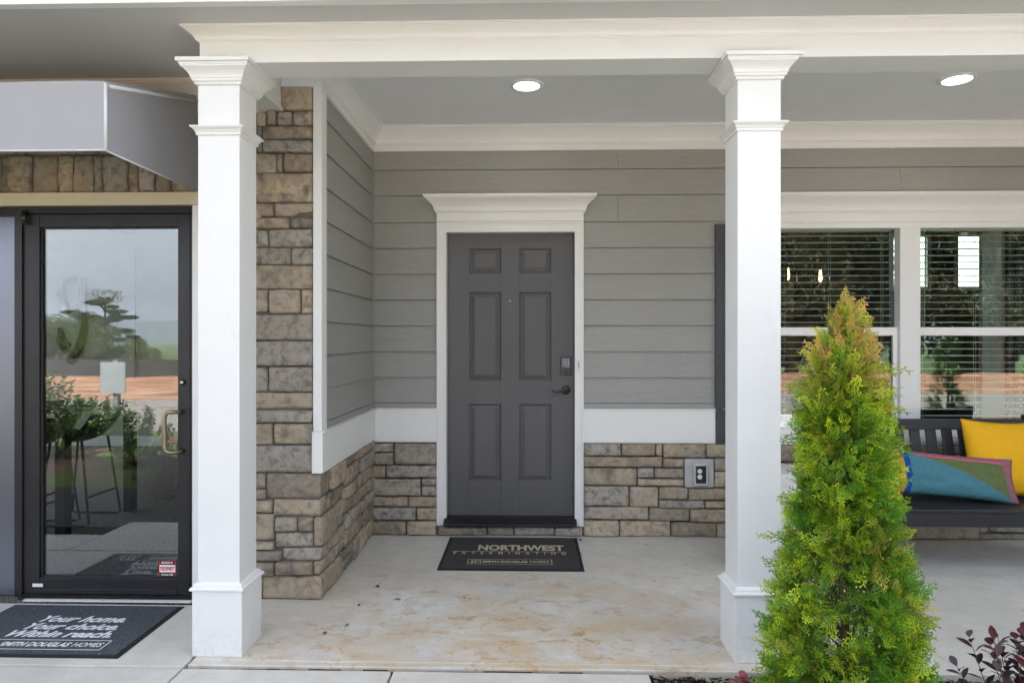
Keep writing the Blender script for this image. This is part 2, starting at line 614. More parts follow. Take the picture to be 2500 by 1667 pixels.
ys = [-4500, -3000, -1500, -700, -300, -180, -120] + [-90 + i * 4 for i in range(17)] + [-23 + i for i in range(14)] + [-6, -2, 2, 6, 20, 60, 300]
grid_sheet('ground', xs, sorted(ys), terrain, GROUND)

# distant ridge, real size far away
def ridge():
    mb = MB()
    n = 120
    rows = []
    for (d, hf) in ((-2500, 0.0), (-2750, .6), (-3050, 1.0), (-3500, .55), (-3900, 0.0)):
        row = []
        for i in range(n):
            x = -4200 + 8400 * i / (n - 1)
            h = 92 + 26 * noise.noise(Vector((x * .0009, 3.1, 0))) + 12 * noise.noise(Vector((x * .004, 1.7, 0)))
            row.append((x, d + 100 * noise.noise(Vector((x * .002, d, 0))), -14 + hf * h))
        rows.append(row)
    v = [p for r_ in rows for p in r_]
    mb.add(v, [(j * n + i, j * n + i + 1, (j + 1) * n + i + 1, (j + 1) * n + i) for j in range(len(rows) - 1) for i in range(n - 1)], True)
    o = mb.build('hills', simple('hill_forest', (.025, .045, .035), .9, var=.3, scale=.01))
    o['kind'] = 'structure'
ridge()

# road in front of the lots
mb = MB(); mb.box(-60, 60, -9.6, -3.6, -.3, -.095)
tag(mb.build('road', simple('road_concrete', (.17, .15, .13), .9, var=.2, scale=30, bump=.4)), kind='structure')

mb = MB(); mb.box(-1.2, 5.6, -3.6, .9, -.3, -.06)  # unseen pale slab, added to bounce sunlight up onto the porch ceiling
tag(mb.build('bounce_slab', simple('bounce_concrete', (.50, .495, .48), .9, var=.1, scale=8, bump=.3)), kind='structure')
# porch slab and walks
mb = MB()
mb.box(-1.487, XR, YE + .045, 5.4, -.30, 0)
mb.box(-1.487, XR, YE, YE + .042, -.30, -.0006)
slab = mb.build('porch_floor', CONC, None, .004, 1)
slab['kind'] = 'structure'

def slab_piece(x0, x1, y0, y1, z=-.006, name='walk_slab'):
    mb = MB(); mb.box(x0, x1, y0, y1, -.3, z)
    return mb.build(name, CONC2, walk, .006, 2)
walk = empty('front_walk', (0, 2.0, 0), kind='structure')
slab_piece(-1.492, -.592, 1.95, YE - .022)
slab_piece(-.583, .505, 1.95, YE - .022)
slab_piece(-6.0, -1.503, YE - .008, 3.605)
slab_piece(-3.1, -1.503, 2.2, YE - .018)
slab_piece(-6.0, -3.11, 2.55, YE - .018)
# brown joint filler standing in the gap, a little ragged
mb = MB()
x = -1.49
rng = random.Random(3)
while x < .50:
    w = rng.uniform(.04, .12)
    mb.box(x, x + w + .002, YE - .0125, YE - .0015 - rng.uniform(0, .004), -.08, -.014 + rng.uniform(-.008, .004))
    x += w
f = mb.build('joint_filler', CAULK, walk)
f['kind'] = 'stuff'

# ------------------------------------------------------------------ stone veneer
STONES = []
def stone_obj(parent, a0, a1, z0, z1, mp, seed, depth=.032, gap=.0026, corner=False, name='stone'):
    rg = random.Random(seed)
    a0 += gap; a1 -= gap; z0 += gap; z1 -= gap
    w, h = a1 - a0, z1 - z0
    if w < .015 or h < .012: return
    def cuts(L, big):
        e = min(.006, L * .10); e2 = min(.020, L * .24)
        n = max(1, int(round((L - 2 * e2) / (big * .8))))
        c = [0, e, e2] + [e2 + (L - 2 * e2) * i / n for i in range(1, n)] + [L - e2, L - e, L]
        return c
    ca = [a0 + c for c in cuts(w, .075)]
    cz = [z0 + c for c in cuts(h, .06)]
    if corner:      # a stone that turns the corner at a = 0
        ca = [c for c in ca if abs(c) > .022] + [-.014, -.005, 0.0, .005, .014]
        ca.sort()
    na, nz = len(ca), len(cz)
    sx_, sz_ = rg.uniform(0, 99), rg.uniform(0, 99)
    dd = depth * rg.uniform(.55, 1.30)
    tilt = rg.uniform(-.010, .010); tiltz = rg.uniform(-.006, .008)
    vs_ = []
    for j, z in enumerate(cz):
        for i, a in enumerate(ca):
            ea = min(i, na - 1 - i); ez = min(j, nz - 1 - j)
            prof = {0: .62, 1: .93}.get(min(ea, ez), 1.0)
            if ea <= 1 and ez <= 1: prof *= .82
            n_ = noise.noise(Vector((a * 9 + sx_, z * 12, sz_))) * .011 + noise.noise(Vector((a * 34 + sx_, z * 38, sz_))) * .007
            d = dd * prof + (n_ if prof > .5 else n_ * .4) + tilt * (a - a0 - w / 2) / max(w, .1) + tiltz * (z - z0 - h / 2) / max(h, .1)
            # wandering outline, rounded corners
            pa, pz = a, z
            if ea == 0:
                s_ = 1 if i == 0 else -1
                k = noise.noise(Vector((z * 16, sx_, s_ * 3.0))) * .0035 + .0015
                if ez == 0: k += min(.008, h * .12)
                pa += s_ * k
            if ez == 0:
                s_ = 1 if j == 0 else -1
                k = noise.noise(Vector((a * 11, sz_, s_ * 5.0))) * .005 + .0015
                if ea == 0: k += min(.006, h * .1)
                pz += s_ * k
            vs_.append(mp(pa, pz, d))
    fs = [(j * na + i, j * na + i + 1, (j + 1) * na + i + 1, (j + 1) * na + i) for j in range(nz - 1) for i in range(na - 1)]
    ring = [i for i in range(na)] + [j * na + na - 1 for j in range(1, nz)] + [(nz - 1) * na + i for i in range(na - 2, -1, -1)] + [j * na for j in range(nz - 2, 0, -1)]
    base0 = len(vs_)
    for r_ in ring:
        j, i = divmod(r_, na)
        vs_.append(mp(ca[i], cz[j], -.014))
    m = len(ring)
    for k in range(m):
        k2 = (k + 1) % m
        fs.append((ring[k], base0 + k, base0 + k2, ring[k2]))
    mb = MB(); mb.add(vs_, fs, True)
    o = mb.build(name, STONE, parent)
    STONES.append(o)
    return o


def map_y(Yf):      # plane facing the camera
    return lambda a, z, d: (a, Yf + .022 - d, z)


def map_corner(xc, yc):
    def g(a, z, d):
        d -= .022
        if a <= 0:
            k = max(0.0, 1 + a / .014)
            return (xc + a + d * k, yc - d, z) if a < 0 else (xc + d * .80, yc - d * .80, z)
        k = max(0.0, 1 - a / .014)
        return (xc + d, yc + a - d * k, z)
    return g


def fill_rows(x0, x1, z0, z1, rg, hmin=.07, hmax=.15, wmin=.14, wmax=.42):
    """irregular ashlar: rows, some split in two thin stones"""
    out_ = []
    z = z0
    while z < z1 - .001:
        h = rg.uniform(hmin, hmax)
        if z + h > z1 - hmin * .8: h = z1 - z
        x = x0
        while x < x1 - .001:
            w = rg.uniform(wmin, wmax)
            if x + w > x1 - wmin * .7: w = x1 - x
            if h > .115 and rg.random() < .45:
                k = rg.uniform(.42, .6)
                out_.append((x, x + w, z, z + h * k))
                if w > .24 and rg.random() < .5:
                    q = rg.uniform(.35, .65)
                    out_.append((x, x + w * q, z + h * k, z + h)); out_.append((x + w * q, x + w, z + h * k, z + h))
                else:
                    out_.append((x, x + w, z + h * k, z + h))
            else:
                out_.append((x, x + w, z, z + h))
            x += w
        z += h
    return out_


# ---- pillar and storefront wall (one wall, stone faced)
pillar = empty('stone_pillar', (-1.3, 3.75, 0), 'tan and grey stacked stone pillar between the white column and the grey siding', 'stone wall')
mb = MB()
mb.box(-1.725, -1.16, YP + .012, YP + .40, 0, 3.3)
mb.box(-1.20, XS - .012, YP + .40, YB + .3, 0, 3.3)
mb.box(XL, -1.725, YP + .012, YP + .28, 2.235, 3.3)
mb.build('wall', MORTAR, pillar)
mb = MB()   # backing behind the low side stones
mb.box(XS - .012, XS + .004, YP + .02, YB + .04, -.02, .66)
mb.build('mortar_bed', MORTAR, pillar)

def pz(list4, X0, Y0, k, Yd):
    r = []
    for (a, b, c, d) in list4:
        xa, za = P(X0 + k * a, Y0 + k * c, Yd)
        xb, zb = P(X0 + k * b, Y0 + k * d, Yd)
        r.append([xa, xb, zb, za])
    return r


pl = pz([(175, 235, 30, 183), (235, 460, 30, 198),
         (65, 139, 183, 302), (139, 212, 183, 300), (212, 318, 200, 305), (318, 460, 198, 305),
         (65, 115, 302, 486), (115, 460, 302, 394), (118, 460, 394, 488),
         (65, 214, 488, 632), (214, 257, 488, 620), (257, 460, 488, 620),
         (65, 460, 622, 826),
         (65, 108, 826, 1008), (108, 190, 826, 924), (190, 460, 826, 922), (108, 302, 926, 1006), (302, 460, 926, 1006),
         (65, 155, 1008, 1130), (155, 460, 1006, 1132), (65, 100, 1130, 1248), (100, 306, 1130, 1252), (306, 460, 1132, 1252),
         (65, 460, 1252, 1420)], 600, 200, .35714, YP)
pl += pz([(75, 174, 18, 200), (174, 422, 18, 208), (422, 507, 18, 212),
          (75, 507, 208, 412), (75, 507, 412, 610), (75, 170, 610, 806), (170, 505, 610, 808), (75, 503, 806, 938),
          (75, 500, 940, 1044), (75, 212, 1044, 1212), (212, 497, 1042, 1208), (75, 497, 1208, 1426),
          (75, 154, 1426, 1548)], 600, 700, .3188, YP)
pl += pz([(455, 490, 302, 372), (490, 533, 302, 372), (455, 577, 374, 460), (455, 588, 460, 638),
          (589, 738, 485, 583), (738, 842, 485, 583), (589, 842, 583, 686), (455, 591, 638, 700),
          (455, 634, 700, 775), (455, 513, 776, 1022), (513, 590, 776, 872), (590, 838, 775, 870)], 450, 1080, .3744, YP)
seed = 100
XB = PX(765, YP)
for a, b, c, d in pl:
    if c > .60 and b > -1.20: b = XB - .002       # butt against the white corner board
    c = max(c, 0.0)
    xa = a
    if a < PX(645, YP) and d < 2.4: xa = a - .06
    stone_obj(pillar, xa, b, c, d, map_y(YP), seed); seed += 1
# stones that turn the corner (a=0 at the arris)
CX, CY = XS + .018, YP
def cz(y): return P(450 + .3744 * 870, 1080 + .3744 * y, YP)[1]
crn = [(533, 200, 368, .20), (577, 370, 484, .13), (842, 484, 675, .25), (635, 686, 776, .17), (838, 776, 868, .30), (500, 870, 1034, .40)]
cornerz = []
for x0, y0, y1, ret in crn:
    a = PX(450 + .3744 * x0, YP) - CX
    z1_, z0_ = cz(y0), max(0.0, cz(y1))
    cornerz.append((z0_, z1_, ret))
    stone_obj(pillar, a, ret, z0_, z1_, map_corner(CX, CY), seed, corner=True); seed += 1
# side face below the white band
rg = random.Random(12)
for (z0_, z1_, ret) in cornerz:
    x = ret
    L = .46
    while x < L - .01:
        w = rg.uniform(.16, .36)
        if x + w > L - .12: w = L - x
        if z1_ - z0_ > .105 and rg.random() < .65:
            k = rg.uniform(.4, .6)
            zm = z0_ + (z1_ - z0_) * k
            stone_obj(pillar, x, x + w, z0_, zm, map_corner(CX, CY), seed); seed += 1
            stone_obj(pillar, x, x + w, zm, z1_, map_corner(CX, CY), seed); seed += 1
        else:
            stone_obj(pillar, x, x + w, z0_, z1_, map_corner(CX, CY), seed); seed += 1
        x += w
for a, b, c, d in fill_rows(.46, YS + .03 - CY, 0, cornerz[0][1], random.Random(77), .075, .15, .13, .34):
    stone_obj(pillar, a, b, c, d, map_corner(CX, CY), seed); seed += 1
# stone behind the column, towards the storefront trim
for a, b, c, d in fill_rows(-1.72, PX(628, YP) - .065, 0, 2.6, random.Random(5), .08, .18, .12, .3):
    stone_obj(pillar, a, b, c, d, map_y(YP), seed); seed += 1
# soldier course over the storefront and the stones above it
sb = [-260, -190, -120, -60, 0, 55, 212, 390, 492, 640, 697, 870, 948, 1062, 1175, 1330]
zt = PZ(378, YP, 300); zb_ = PZ(471, YP, 300)
for i in range(len(sb) - 1):
    stone_obj(pillar, PX(sb[i] * .357, YP), PX(sb[i + 1] * .357, YP), zb_, zt, map_y(YP), seed); seed += 1
for a, b, c, d in fill_rows(PX(-90, YP), PX(1330 * .357, YP), zt + .002, 2.70, random.Random(9), .09, .13, .25, .5):
    stone_obj(pillar, a, b, c, d, map_y(YP), seed); seed += 1

# ---- back wall
bw = empty('porch_back_wall', (0, 5.0, 0), 'grey lap siding wall with white band and stone base behind the porch', 'wall')
DX0, DX1 = PX(1066, YB - .02), PX(1425, YB - .02)       # outer edges of the door casing
DZ1 = PZ(541, YB - .02)                          # top of the casing
WX0, WX1 = PX(1862, YB), 4.20                    # window unit
WZ0, WZ1 = PZ(1078, YB, 2000), PZ(474, YB, 2200)
mb = MB()
mb.box(XS - .012, DX0 + .06, YB + .0065, YB + .22, 0, 3.3)
mb.box(DX0 + .06, DX1 - .06, YB + .0065, YB + .22, DZ1 - .04, 3.3)
mb.box(DX1 - .06, WX0 + .06, YB + .0065, YB + .22, 0, 3.3)
mb.box(WX0 + .06, WX1 - .06, YB + .0065, YB + .22, 0, WZ0 + .04)
mb.box(WX0 + .06, WX1 - .06, YB + .0065, YB + .22, WZ1 - .1, 3.3)
mb.box(WX1 - .06, XR, YB + .0065, YB + .22, 0, 3.3)
mb.build('wall', MORTAR, bw)  # dark backing, shows through the course gaps in place of lap shadows

zl = [PZ(v * 1.063, YB, 950) for v in (392, 451, 512, 571, 630, 689, 748, 807, 866, 924)]
rows = [(zl[0], zl[0] + .186)] + [(zl[i + 1], zl[i]) for i in range(9)]
def board_x(x0, x1, z0, z1):
    mb = MB()
    mb.extrude([(YB + .006, z0 + .001), (YB - .013, z0 + .001), (YB - .002, z1 - .0018), (YB + .006, z1 - .0018)], 'x', x0, x1)
    return mb.build('siding_board', SIDX, bw)
joints = {0: [PX(1419 * 1.063, YB)], 1: [PX(2068 * 1.063, YB)], 2: [PX(1419 * 1.063, YB)]}
for i, (z0_, z1_) in enumerate(rows):
    segs = [(XS + .012, XR)]
    def cut(segs, a, b):
        r = []
        for s0, s1 in segs:
            if b <= s0 or a >= s1: r.append((s0, s1)); continue
            if s0 < a: r.append((s0, a))
            if b < s1: r.append((b, s1))
        return r
    if z0_ < DZ1 - .01: segs = cut(segs, DX0 + .012, DX1 - .012)
    if z0_ < WZ1 - .03: segs = cut(segs, WX0 + .01, WX1 - .01)
    for j in joints.get(i, []): segs = cut(segs, j - .0012, j + .0012)
    for s0, s1 in segs: board_x(s0, s1, z0_, z1_)
# starter strip below the last course
zst = PZ(935 * 1.063, YB, 950)
zband = PZ(1016 * 1.063, YS, 950)
for s0, s1 in ((XS + .012, DX0), (DX1, WX0)):
    mb = MB(); mb.box(s0, s1, YB - .018, YB + .004, zst, zl[9] - .003)
    mb.build('starter_strip', SIDX, bw)
    mb = MB()
    mb.box(s0, s1, YB - .030, YB + .004, zband, zst - .010)
    mb.box(s0, s1, YB - .040, YB + .004, zst - .010, zst - .002)
    mb.build('band_board', WHITE, bw, .002)
# window side: band continues as apron under the window
mb = MB(); mb.box(WX0 - .02, XR, YB - .034, YB + .004, zband - .005, WZ0)
mb.build('band_board', WHITE, bw, .002)
# inside corner bead
mb = MB(); mb.box(XS, XS + .020, YB - .022, YB + .004, zst + .002, 2.80)
mb.build('corner_bead', GREYTRIM, bw, .003)
# stone base: transcribed left and right of the door, filled beyond the column
kk = .3744
pl = pz([(1200, 1366, 5, 64), (1200, 1366, 64, 147), (1366, 1645, 5, 145), (1200, 1314, 147, 234), (1314, 1645, 145, 232),
         (1200, 1545, 234, 352), (1545, 1645, 232, 284), (1545, 1645, 284, 350), (1200, 1458, 352, 420), (1458, 1645, 350, 425),
         (1200, 1511, 420, 510), (1511, 1645, 425, 510), (1200, 1448, 510, 612), (1448, 1645, 510, 612)], 450, 1080, kk, YS)
for a, b, c, d in pl:
    if c < .012: c = 0
    stone_obj(bw, a, b, c, min(d, zband - .001), map_y(YS), seed); seed += 1
pl = pz([(116, 354, 52, 139), (354, 571, 52, 139), (571, 616, 52, 139), (616, 889, 52, 151), (889, 1100, 52, 148),
         (116, 614, 139, 212), (614, 750, 151, 212), (116, 455, 212, 326), (455, 562, 212, 276), (562, 749, 212, 278), (457, 752, 278, 330),
         (938, 1100, 148, 234), (938, 1100, 234, 338), (116, 405, 326, 455), (405, 589, 330, 462), (589, 776, 331, 414), (776, 1100, 338, 420),
         (590, 882, 414, 469), (882, 1100, 420, 469), (116, 529, 455, 541), (529, 790, 462, 551), (790, 1100, 469, 558),
         (116, 342, 541, 668), (342, 668, 545, 668), (668, 958, 556, 668), (958, 1150, 558, 668)], 1380, 1060, .3872, YS)
xr_end = 0
for a, b, c, d in pl:
    if c < .015: c = 0
    stone_obj(bw, a, b, c, min(d, zband - .001), map_y(YS), seed); seed += 1
xs0 = PX(1380 + .3872 * 1100, YS)
pl2 = pz([(560, 1328, 1140, 1360), (1328, 1427, 1130, 1262), (1427, 1800, 1135, 1258), (1328, 1790, 1260, 1367)], 2050, 980, .2551, YS)
zcap = max(p[3] for p in pl2)
for a, b, c, d in pl2:
    if c < .03: c = 0
    stone_obj(bw, a, b, c, d if d < zcap - .02 else zcap, map_y(YS), seed); seed += 1
for a, b, c, d in fill_rows(xs0 + (PX(1380 + .3872 * 1150, YS) - xs0), pl2[0][0], 0, zcap, random.Random(41)) + \
        fill_rows(pl2[2][1], XR, 0, zcap, random.Random(42)) + fill_rows(xs0, XR, zcap, zband - .006, random.Random(43)):
    stone_obj(bw, a, b, c, d, map_y(YS), seed); seed += 1

# ---- side wall siding
sw = empty('porch_side_wall', (XS, 4.3, 0), 'narrow grey lap siding wall between the stone pillar and the back wall', 'wall')
ycb = YP + .012
for i, (z0_, z1_) in enumerate(rows):
    mb = MB()
    mb.extrude([(XS - .008, z0_ + .001), (XS + .013, z0_ + .001), (XS + .002, z1_ - .0018), (XS - .008, z1_ - .0018)], 'y', ycb + .07, YB - .012)  # open gap over dark backing stands in for the lap shadow
    mb.build('siding_board', SIDY, sw)
mb = MB(); mb.box(XS - .012, XS + .018, ycb + .075, YB - .022, zst, zl[9] - .003)
mb.build('starter_strip', SIDY, sw)
zt_f = PZ(1038, YP, 765)
mb = MB()
mb.box(XB, XS + .026, YP - .006, ycb + .075, zst - .0025, 2.775)
mb.build('corner_board', WHITE, sw, .002)
mb = MB()
mb.box(XB - .004, XS + .034, YP - .016, YB - .030, PZ(1154, YP, 765), zst - .012)
mb.box(XB - .004, XS + .046, YP - .018, YB - .030, zst - .012, zst - .003)
mb.build('band_board', WHITE, sw, .002)

# ---- frieze board over the pillar and crown mouldings
def crown_prof(z0, z1, p, q=1.0):
    h = z1 - z0
    pts = [(0, z0), (.10 * p, z0), (.12 * p, z0 + .07 * h), (.20 * p, z0 + .10 * h), (.22 * p, z0 + .20 * h)]
    for i in range(7):      # cove then ovolo
        t_ = i / 6.0
        pts.append((p * (.22 + .60 * (t_ ** 1.6 * .55 + t_ * .45)), z0 + h * (.20 + .56 * (t_ ** .75))))
    pts += [(.84 * p, z0 + .78 * h), (.90 * p, z0 + .80 * h), (.90 * p, z0 + .87 * h), (p, z0 + .88 * h), (p, z1)]
    return pts

ZF = 2.775
trim = empty('crown_moulding', (0, 4.2, ZF), 'white crown moulding round the top of the porch walls', 'moulding')
cp = crown_prof(ZF + .035, ZC_IN, .085)
mb = MB()   # back wall
mb.extrude([(YB + .004, ZF), (YB - .022, ZF), (YB - .022, ZF + .035)] + [(YB - .022 - a, b) for a, b in cp] + [(YB + .004, ZC_IN)], 'x', XS, XR)
mb.build('back_crown', WHITE2, trim)
mb = MB()   # side wall
mb.extrude([(XS - .012, ZF), (XS + .022, ZF), (XS + .022, ZF + .035)] + [(XS + .022 + a, b) for a, b in cp] + [(XS - .012, ZC_IN)], 'y', YP - .03, YB - .03)
mb.build('side_crown', WHITE2, trim)
mb = MB(); mb.box(-1.34, XS + .034, YP - .032, YP + .03, ZF - .002, ZC_IN)
mb.build('frieze_board', WHITE2, trim)

# ---- beam
beam = empty('porch_beam', (0, 3.1, 2.65), 'long white beam with stepped crown carried by the two porch columns', 'beam')
YB0, YB1 = 3.03, 3.215
ZB0 = 2.650
mb = MB(); mb.box(-1.483, XR, YB0, YB1, ZB0, ZC_IN + .06)
mb.build('fascia_board', WHITE, beam, .002)
mb = MB(); mb.box(-1.465, -1.345, YB1 - .01, YP + .02, ZB0 + .003, ZC_IN + .05)
mb.box(-1.350, -1.337, YB1 - .01, YP - .006, ZB0 - .004, ZB0 + .020)
mb.build('return_board', WHITE2, beam)
mb = MB()
mb.loft_rect(-1.483, XR, YB0, YB1 - .03, crown_prof(PZ(104, YB0, 500), ZC_OUT, .062))
mb.build('beam_crown', WHITE2, beam)

# ---- ceilings (each panel of the porch ceiling is separate; seams show)
ceil = empty('porch_ceiling', (0, 4.1, ZC_IN), kind='structure')
px_ = [-1.34, -.60, .68, 1.96, 3.24, 4.52, XR]
for i in range(len(px_) - 1):
    mb = MB(); mb.box(px_[i] + (.0006 if i else 0), px_[i + 1] - .0006, YB1 - .02, YB + .1, ZC_IN, ZC_IN + .02)
    mb.build('ceiling_panel', CEIL, ceil)
mb = MB(); mb.box(XL, XR, YB1 - .03, YB + .25, ZC_IN + .022, ZC_IN + .12)
mb.build('ceiling_deck', CEIL, ceil)
sof = empty('soffit', (0, 3.2, ZC_OUT), kind='structure')
mb = MB(); mb.box(XL, XR, 2.80, 3.04, ZC_OUT, ZC_OUT + .02)
mb.box(XL, -1.465, 3.04, YP + .05, ZC_OUT, ZC_OUT + .02)
mb.build('soffit_panel', SOFFIT, sof)
mb = MB(); mb.box(XL, XR, 2.755, 2.80, ZC_OUT - .012, ZC_OUT + .2)
mb.build('fascia_trim', WHITE, sof, .003)
cp2 = crown_prof(ZC_OUT - .10, ZC_OUT, .08)
mb = MB()
mb.extrude([(YP + .02, ZC_OUT - .16), (YP - .012, ZC_OUT - .16), (YP - .012, ZC_OUT - .10)] + [(YP - .012 - a, b) for a, b in cp2] + [(YP + .02, ZC_OUT)], 'x', XL, -1.466)
mb.build('tan_crown', TAN, sof)
up = empty('upper_storey', (0, 6, 3), 'unseen grey upper storey keeping the sky off the porch', 'building')
mb = MB(); mb.box(XL, XR + 1, 2.80, 9.16, ZC_IN + .125, 6.0)  # volume out of view, put in to block the sky above the porch
mb.build('wall', SIDX, up)
mb = MB(); mb.extrude([(2.4, 6.0), (9.6, 6.0), (6.0, 7.6)], 'x', XL - .4, XR + 1.4)
mb.build('roof', simple('roof_shingle', (.08, .08, .085), .9), up)
mb = MB(); mb.box(XR, XR + .2, 3.0, 9.16, 0, ZC_IN + .12); mb.box(XL - .2, XL, 3.68, 9.16, 2.6, ZC_IN + .12); mb.box(XL - .2, XL, 3.68, 9.16, 0, .1)  # unseen left side kept open to let daylight into the sales room
mb.box(XL, -1.2, 9.0, 9.15, 0, ZC_IN + .12); mb.box(XL, XR, YB + .26, 9.16, ZC_IN + .022, ZC_IN + .12)
mb.build('outer_wall', SIDX, up)

# ------------------------------------------------------------------ columns
def column(cx, cy, hb=.094, hw=.1125, label=''):
    o = empty('porch_column', (cx, cy, 0), label, 'column', 'white square porch columns')
    mb = MB()
    mb.loft_rect(cx - hw, cx + hw, cy - hw, cy + hw, [(0, 0), (0, .292)])
    mb.build('plinth', WHITE, o, .003)
    mb = MB()
    mb.loft_rect(cx - hw, cx + hw, cy - hw, cy + hw, [(0, .2925), (.006, .2925), (.009, .296), (.009, .302), (.005, .307), (-.002, .309), (-.003, .316), (-.008, .322), (-.0165, .326)])
    mb.build('base_moulding', WHITE, o)
    mb = MB()
    mb.loft_rect(cx - hb, cx + hb, cy - hb, cy + hb, [(0, .3255), (0, 2.56)])
    mb.build('shaft', WHITE, o, .002)
    mb = MB()
    z = 2.322
    mb.loft_rect(cx - hb, cx + hb, cy - hb, cy + hb, [(.0005, z), (.006, z + .002), (.008, z + .007), (.006, z + .013), (.010, z + .016), (.012, z + .022), (.018, z + .028), (.026, z + .034), (.027, z + .040), (.0005, z + .042)])
    mb.build('neck_moulding', WHITE, o)
    mb = MB()
    z = 2.545; h = 2.6485 - z
    pr = [(.0005, z), (.010, z + .004), (.011, z + .012), (.019, z + .018), (.020, z + .026), (.0225, z + .028)]
    for i in range(8):
        t_ = i / 7.0
        pr.append((.024 + .030 * (t_ ** 1.9), z + .030 + .040 * t_))
    pr += [(.055, z + .0745), (.058, z + .078), (.059, z + .086), (.069, z + .087), (.069, h + z)]
    mb.loft_rect(cx - hb, cx + hb, cy - hb, cy + hb, pr)
    mb.build('capital', WHITE, o)
    return o

cyc = 3.02 + .094
column((PX(482.7, 3.02) + PX(585, 3.02)) / 2, cyc, label='left white square porch column standing in front of the stone pillar')
column((PX(1801, 3.02) + PX(1906.5, 3.02)) / 2, cyc, label='right white square porch column partly behind the conical evergreen')

# ------------------------------------------------------------------ entry door
door = empty('entry_door', (0, 5.0, 0), 'dark grey six panel front door with white casing and moulded head', 'door')
YD = 5.005
dx0, dx1 = PX(1092.5, YD), PX(1400.5, YD)
dz0, dz1 = PZ(1262, YD, 1240), PZ(569, YD, 1240)
def zz(y): return PZ(y, YD, 1240)
# six panels: outlines read off the photograph
pan = []
for (xa, xb) in (((1020 + .3188 * 393), (1020 + .3188 * 638)), ((1020 + .3188 * 777), (1020 + .3188 * 1023))):
    for (ya, yb) in ((460 + .3188 * 458, 460 + .3188 * 650), (460 + .3188 * 793, 460 + .3188 * 1472), (986, 1000 + .287 * 608)):
        pan.append((PX(xa, YD), PX(xb, YD), zz(yb), zz(ya)))
xc_ = sorted({round(p[0], 5) for p in pan} | {round(p[1], 5) for p in pan} | {dx0, dx1})
zc_ = sorted({round(p[2], 5) for p in pan} | {round(p[3], 5) for p in pan} | {dz0, dz1})
mb = MB()
def in_panel(x, z): return any(p[0] < x < p[1] and p[2] < z < p[3] for p in pan)
for i in range(len(xc_) - 1):
    for j in range(len(zc_) - 1):
        xm, zm = (xc_[i] + xc_[i + 1]) / 2, (zc_[j] + zc_[j + 1]) / 2
        if not in_panel(xm, zm):
            # stiles stand a hair proud of the rails so their joints read
            stile = i in (0, len(xc_) - 2)
            yf = YD - (.0012 if stile else 0)
            mb.box(xc_[i] + (0 if stile else .0006), xc_[i + 1] - (0 if stile else .0006), yf, YD + .04, zc_[j], zc_[j + 1])
mb.build('door_leaf', DOORP, door)
for (a, b, c, d) in pan:
    rings = [(0, 0), (.003, .004), (.009, .008), (.011, .013), (.016, .013), (.017, .010), (.040, .0025), (.041, .001)]
    vs_ = []; fs = []
    for ins, dep in rings:
        vs_ += [(a + ins, YD + dep, c + ins), (b - ins, YD + dep, c + ins), (b - ins, YD + dep, d - ins), (a + ins, YD + dep, d - ins)]
    for k in range(len(rings) - 1):
        for q in range(4):
            fs.append((k * 4 + q, k * 4 + (q + 1) % 4, k * 4 + 4 + (q + 1) % 4, k * 4 + 4 + q))
    n_ = (len(rings) - 1) * 4
    fs.append((n_, n_ + 1, n_ + 2, n_ + 3))
    mb = MB(); mb.add(vs_, fs)
    mb.build('door_panel', DOORP, door)
# casing (two legs and a head), with a backband step and an inner bead
YC = YB - .012
cz0 = PZ(1287, YS - .01, 1240)
ci0, ci1 = PX(1090, YC), PX(1403, YC)
zi = PZ(567, YC, 1240)
def casing_leg(x0, x1, inner_right):
    mb = MB()
    mb.box(x0, x1, YC - .010, YB + .06, cz0, DZ1)
    w = x1 - x0
    if inner_right:
        mb.box(x0 + .0, x0 + .018, YC - .017, YC - .009, cz0, DZ1); mb.box(x1 - .012, x1, YC - .014, YC - .009, cz0, zi + .012)
    else:
        mb.box(x1 - .018, x1, YC - .017, YC - .009, cz0, DZ1); mb.box(x0, x0 + .012, YC - .014, YC - .009, cz0, zi + .012)
    return mb.build('casing_leg', WHITE, door, .0025)
casing_leg(DX0, ci0, True); casing_leg(ci1, DX1, False)
mb = MB()
mb.box(ci0 - .001, ci1 + .001, YC - .0095, YB + .06, zi, DZ1 - .0005)
mb.box(DX0 + .0185, DX1 - .0185, YC - .0165, YC - .009, DZ1 - .018, DZ1 - .0008)
mb.build('casing_head', WHITE, door, .0025)
# jambs: bead and weather strip beside the leaf
mb = MB()
mb.box(ci0 - .004, dx0 - .003, YB + .03, YD + .05, dz0 - .02, zi + .004); mb.box(dx1 + .003, ci1 + .004, YB + .03, YD + .05, dz0 - .02, zi + .004)
mb.box(dx0 - .003, dx1 + .003, YB + .03, YD + .05, dz1 + .003, zi + .004)
mb.build('door_jamb', BLACK2, door)
mb = MB()
hz0, hz1 = DZ1 + .001, PZ(479, YB - .02, 1240)
hb0, hb1 = PX(1066, YC - .02), PX(1425, YC - .02)
mb.loft_rect(hb0, hb1, YC - .018, YB + .15, [(.0, hz0), (.0, hz0 + .062)])
pr = [(a, b) for a, b in crown_prof(hz0 + .062, hz1, .088)]
mb.loft_rect(hb0, hb1, YC - .018, YB + .15, pr)
mb.build('head_moulding', WHITE, door)
# threshold and sweep
tz0 = PZ(1284, YS - .03, 1240)
mb = MB()
mb.extrude([(YS - .035, tz0), (YS - .035, tz0 + .012), (YS + .02, tz0 + .040), (YD + .05, tz0 + .046), (YD + .05, tz0)], 'x', dx0 - .015, dx1 + .015)
mb.build('threshold', BLACK, door, .002)
mb = MB(); mb.box(dx0 + .002, dx1 - .002, YD - .022, YD - .003, dz0 - .012, dz0 + .012)
mb.build('door_sweep', DARKBR, door, .003)
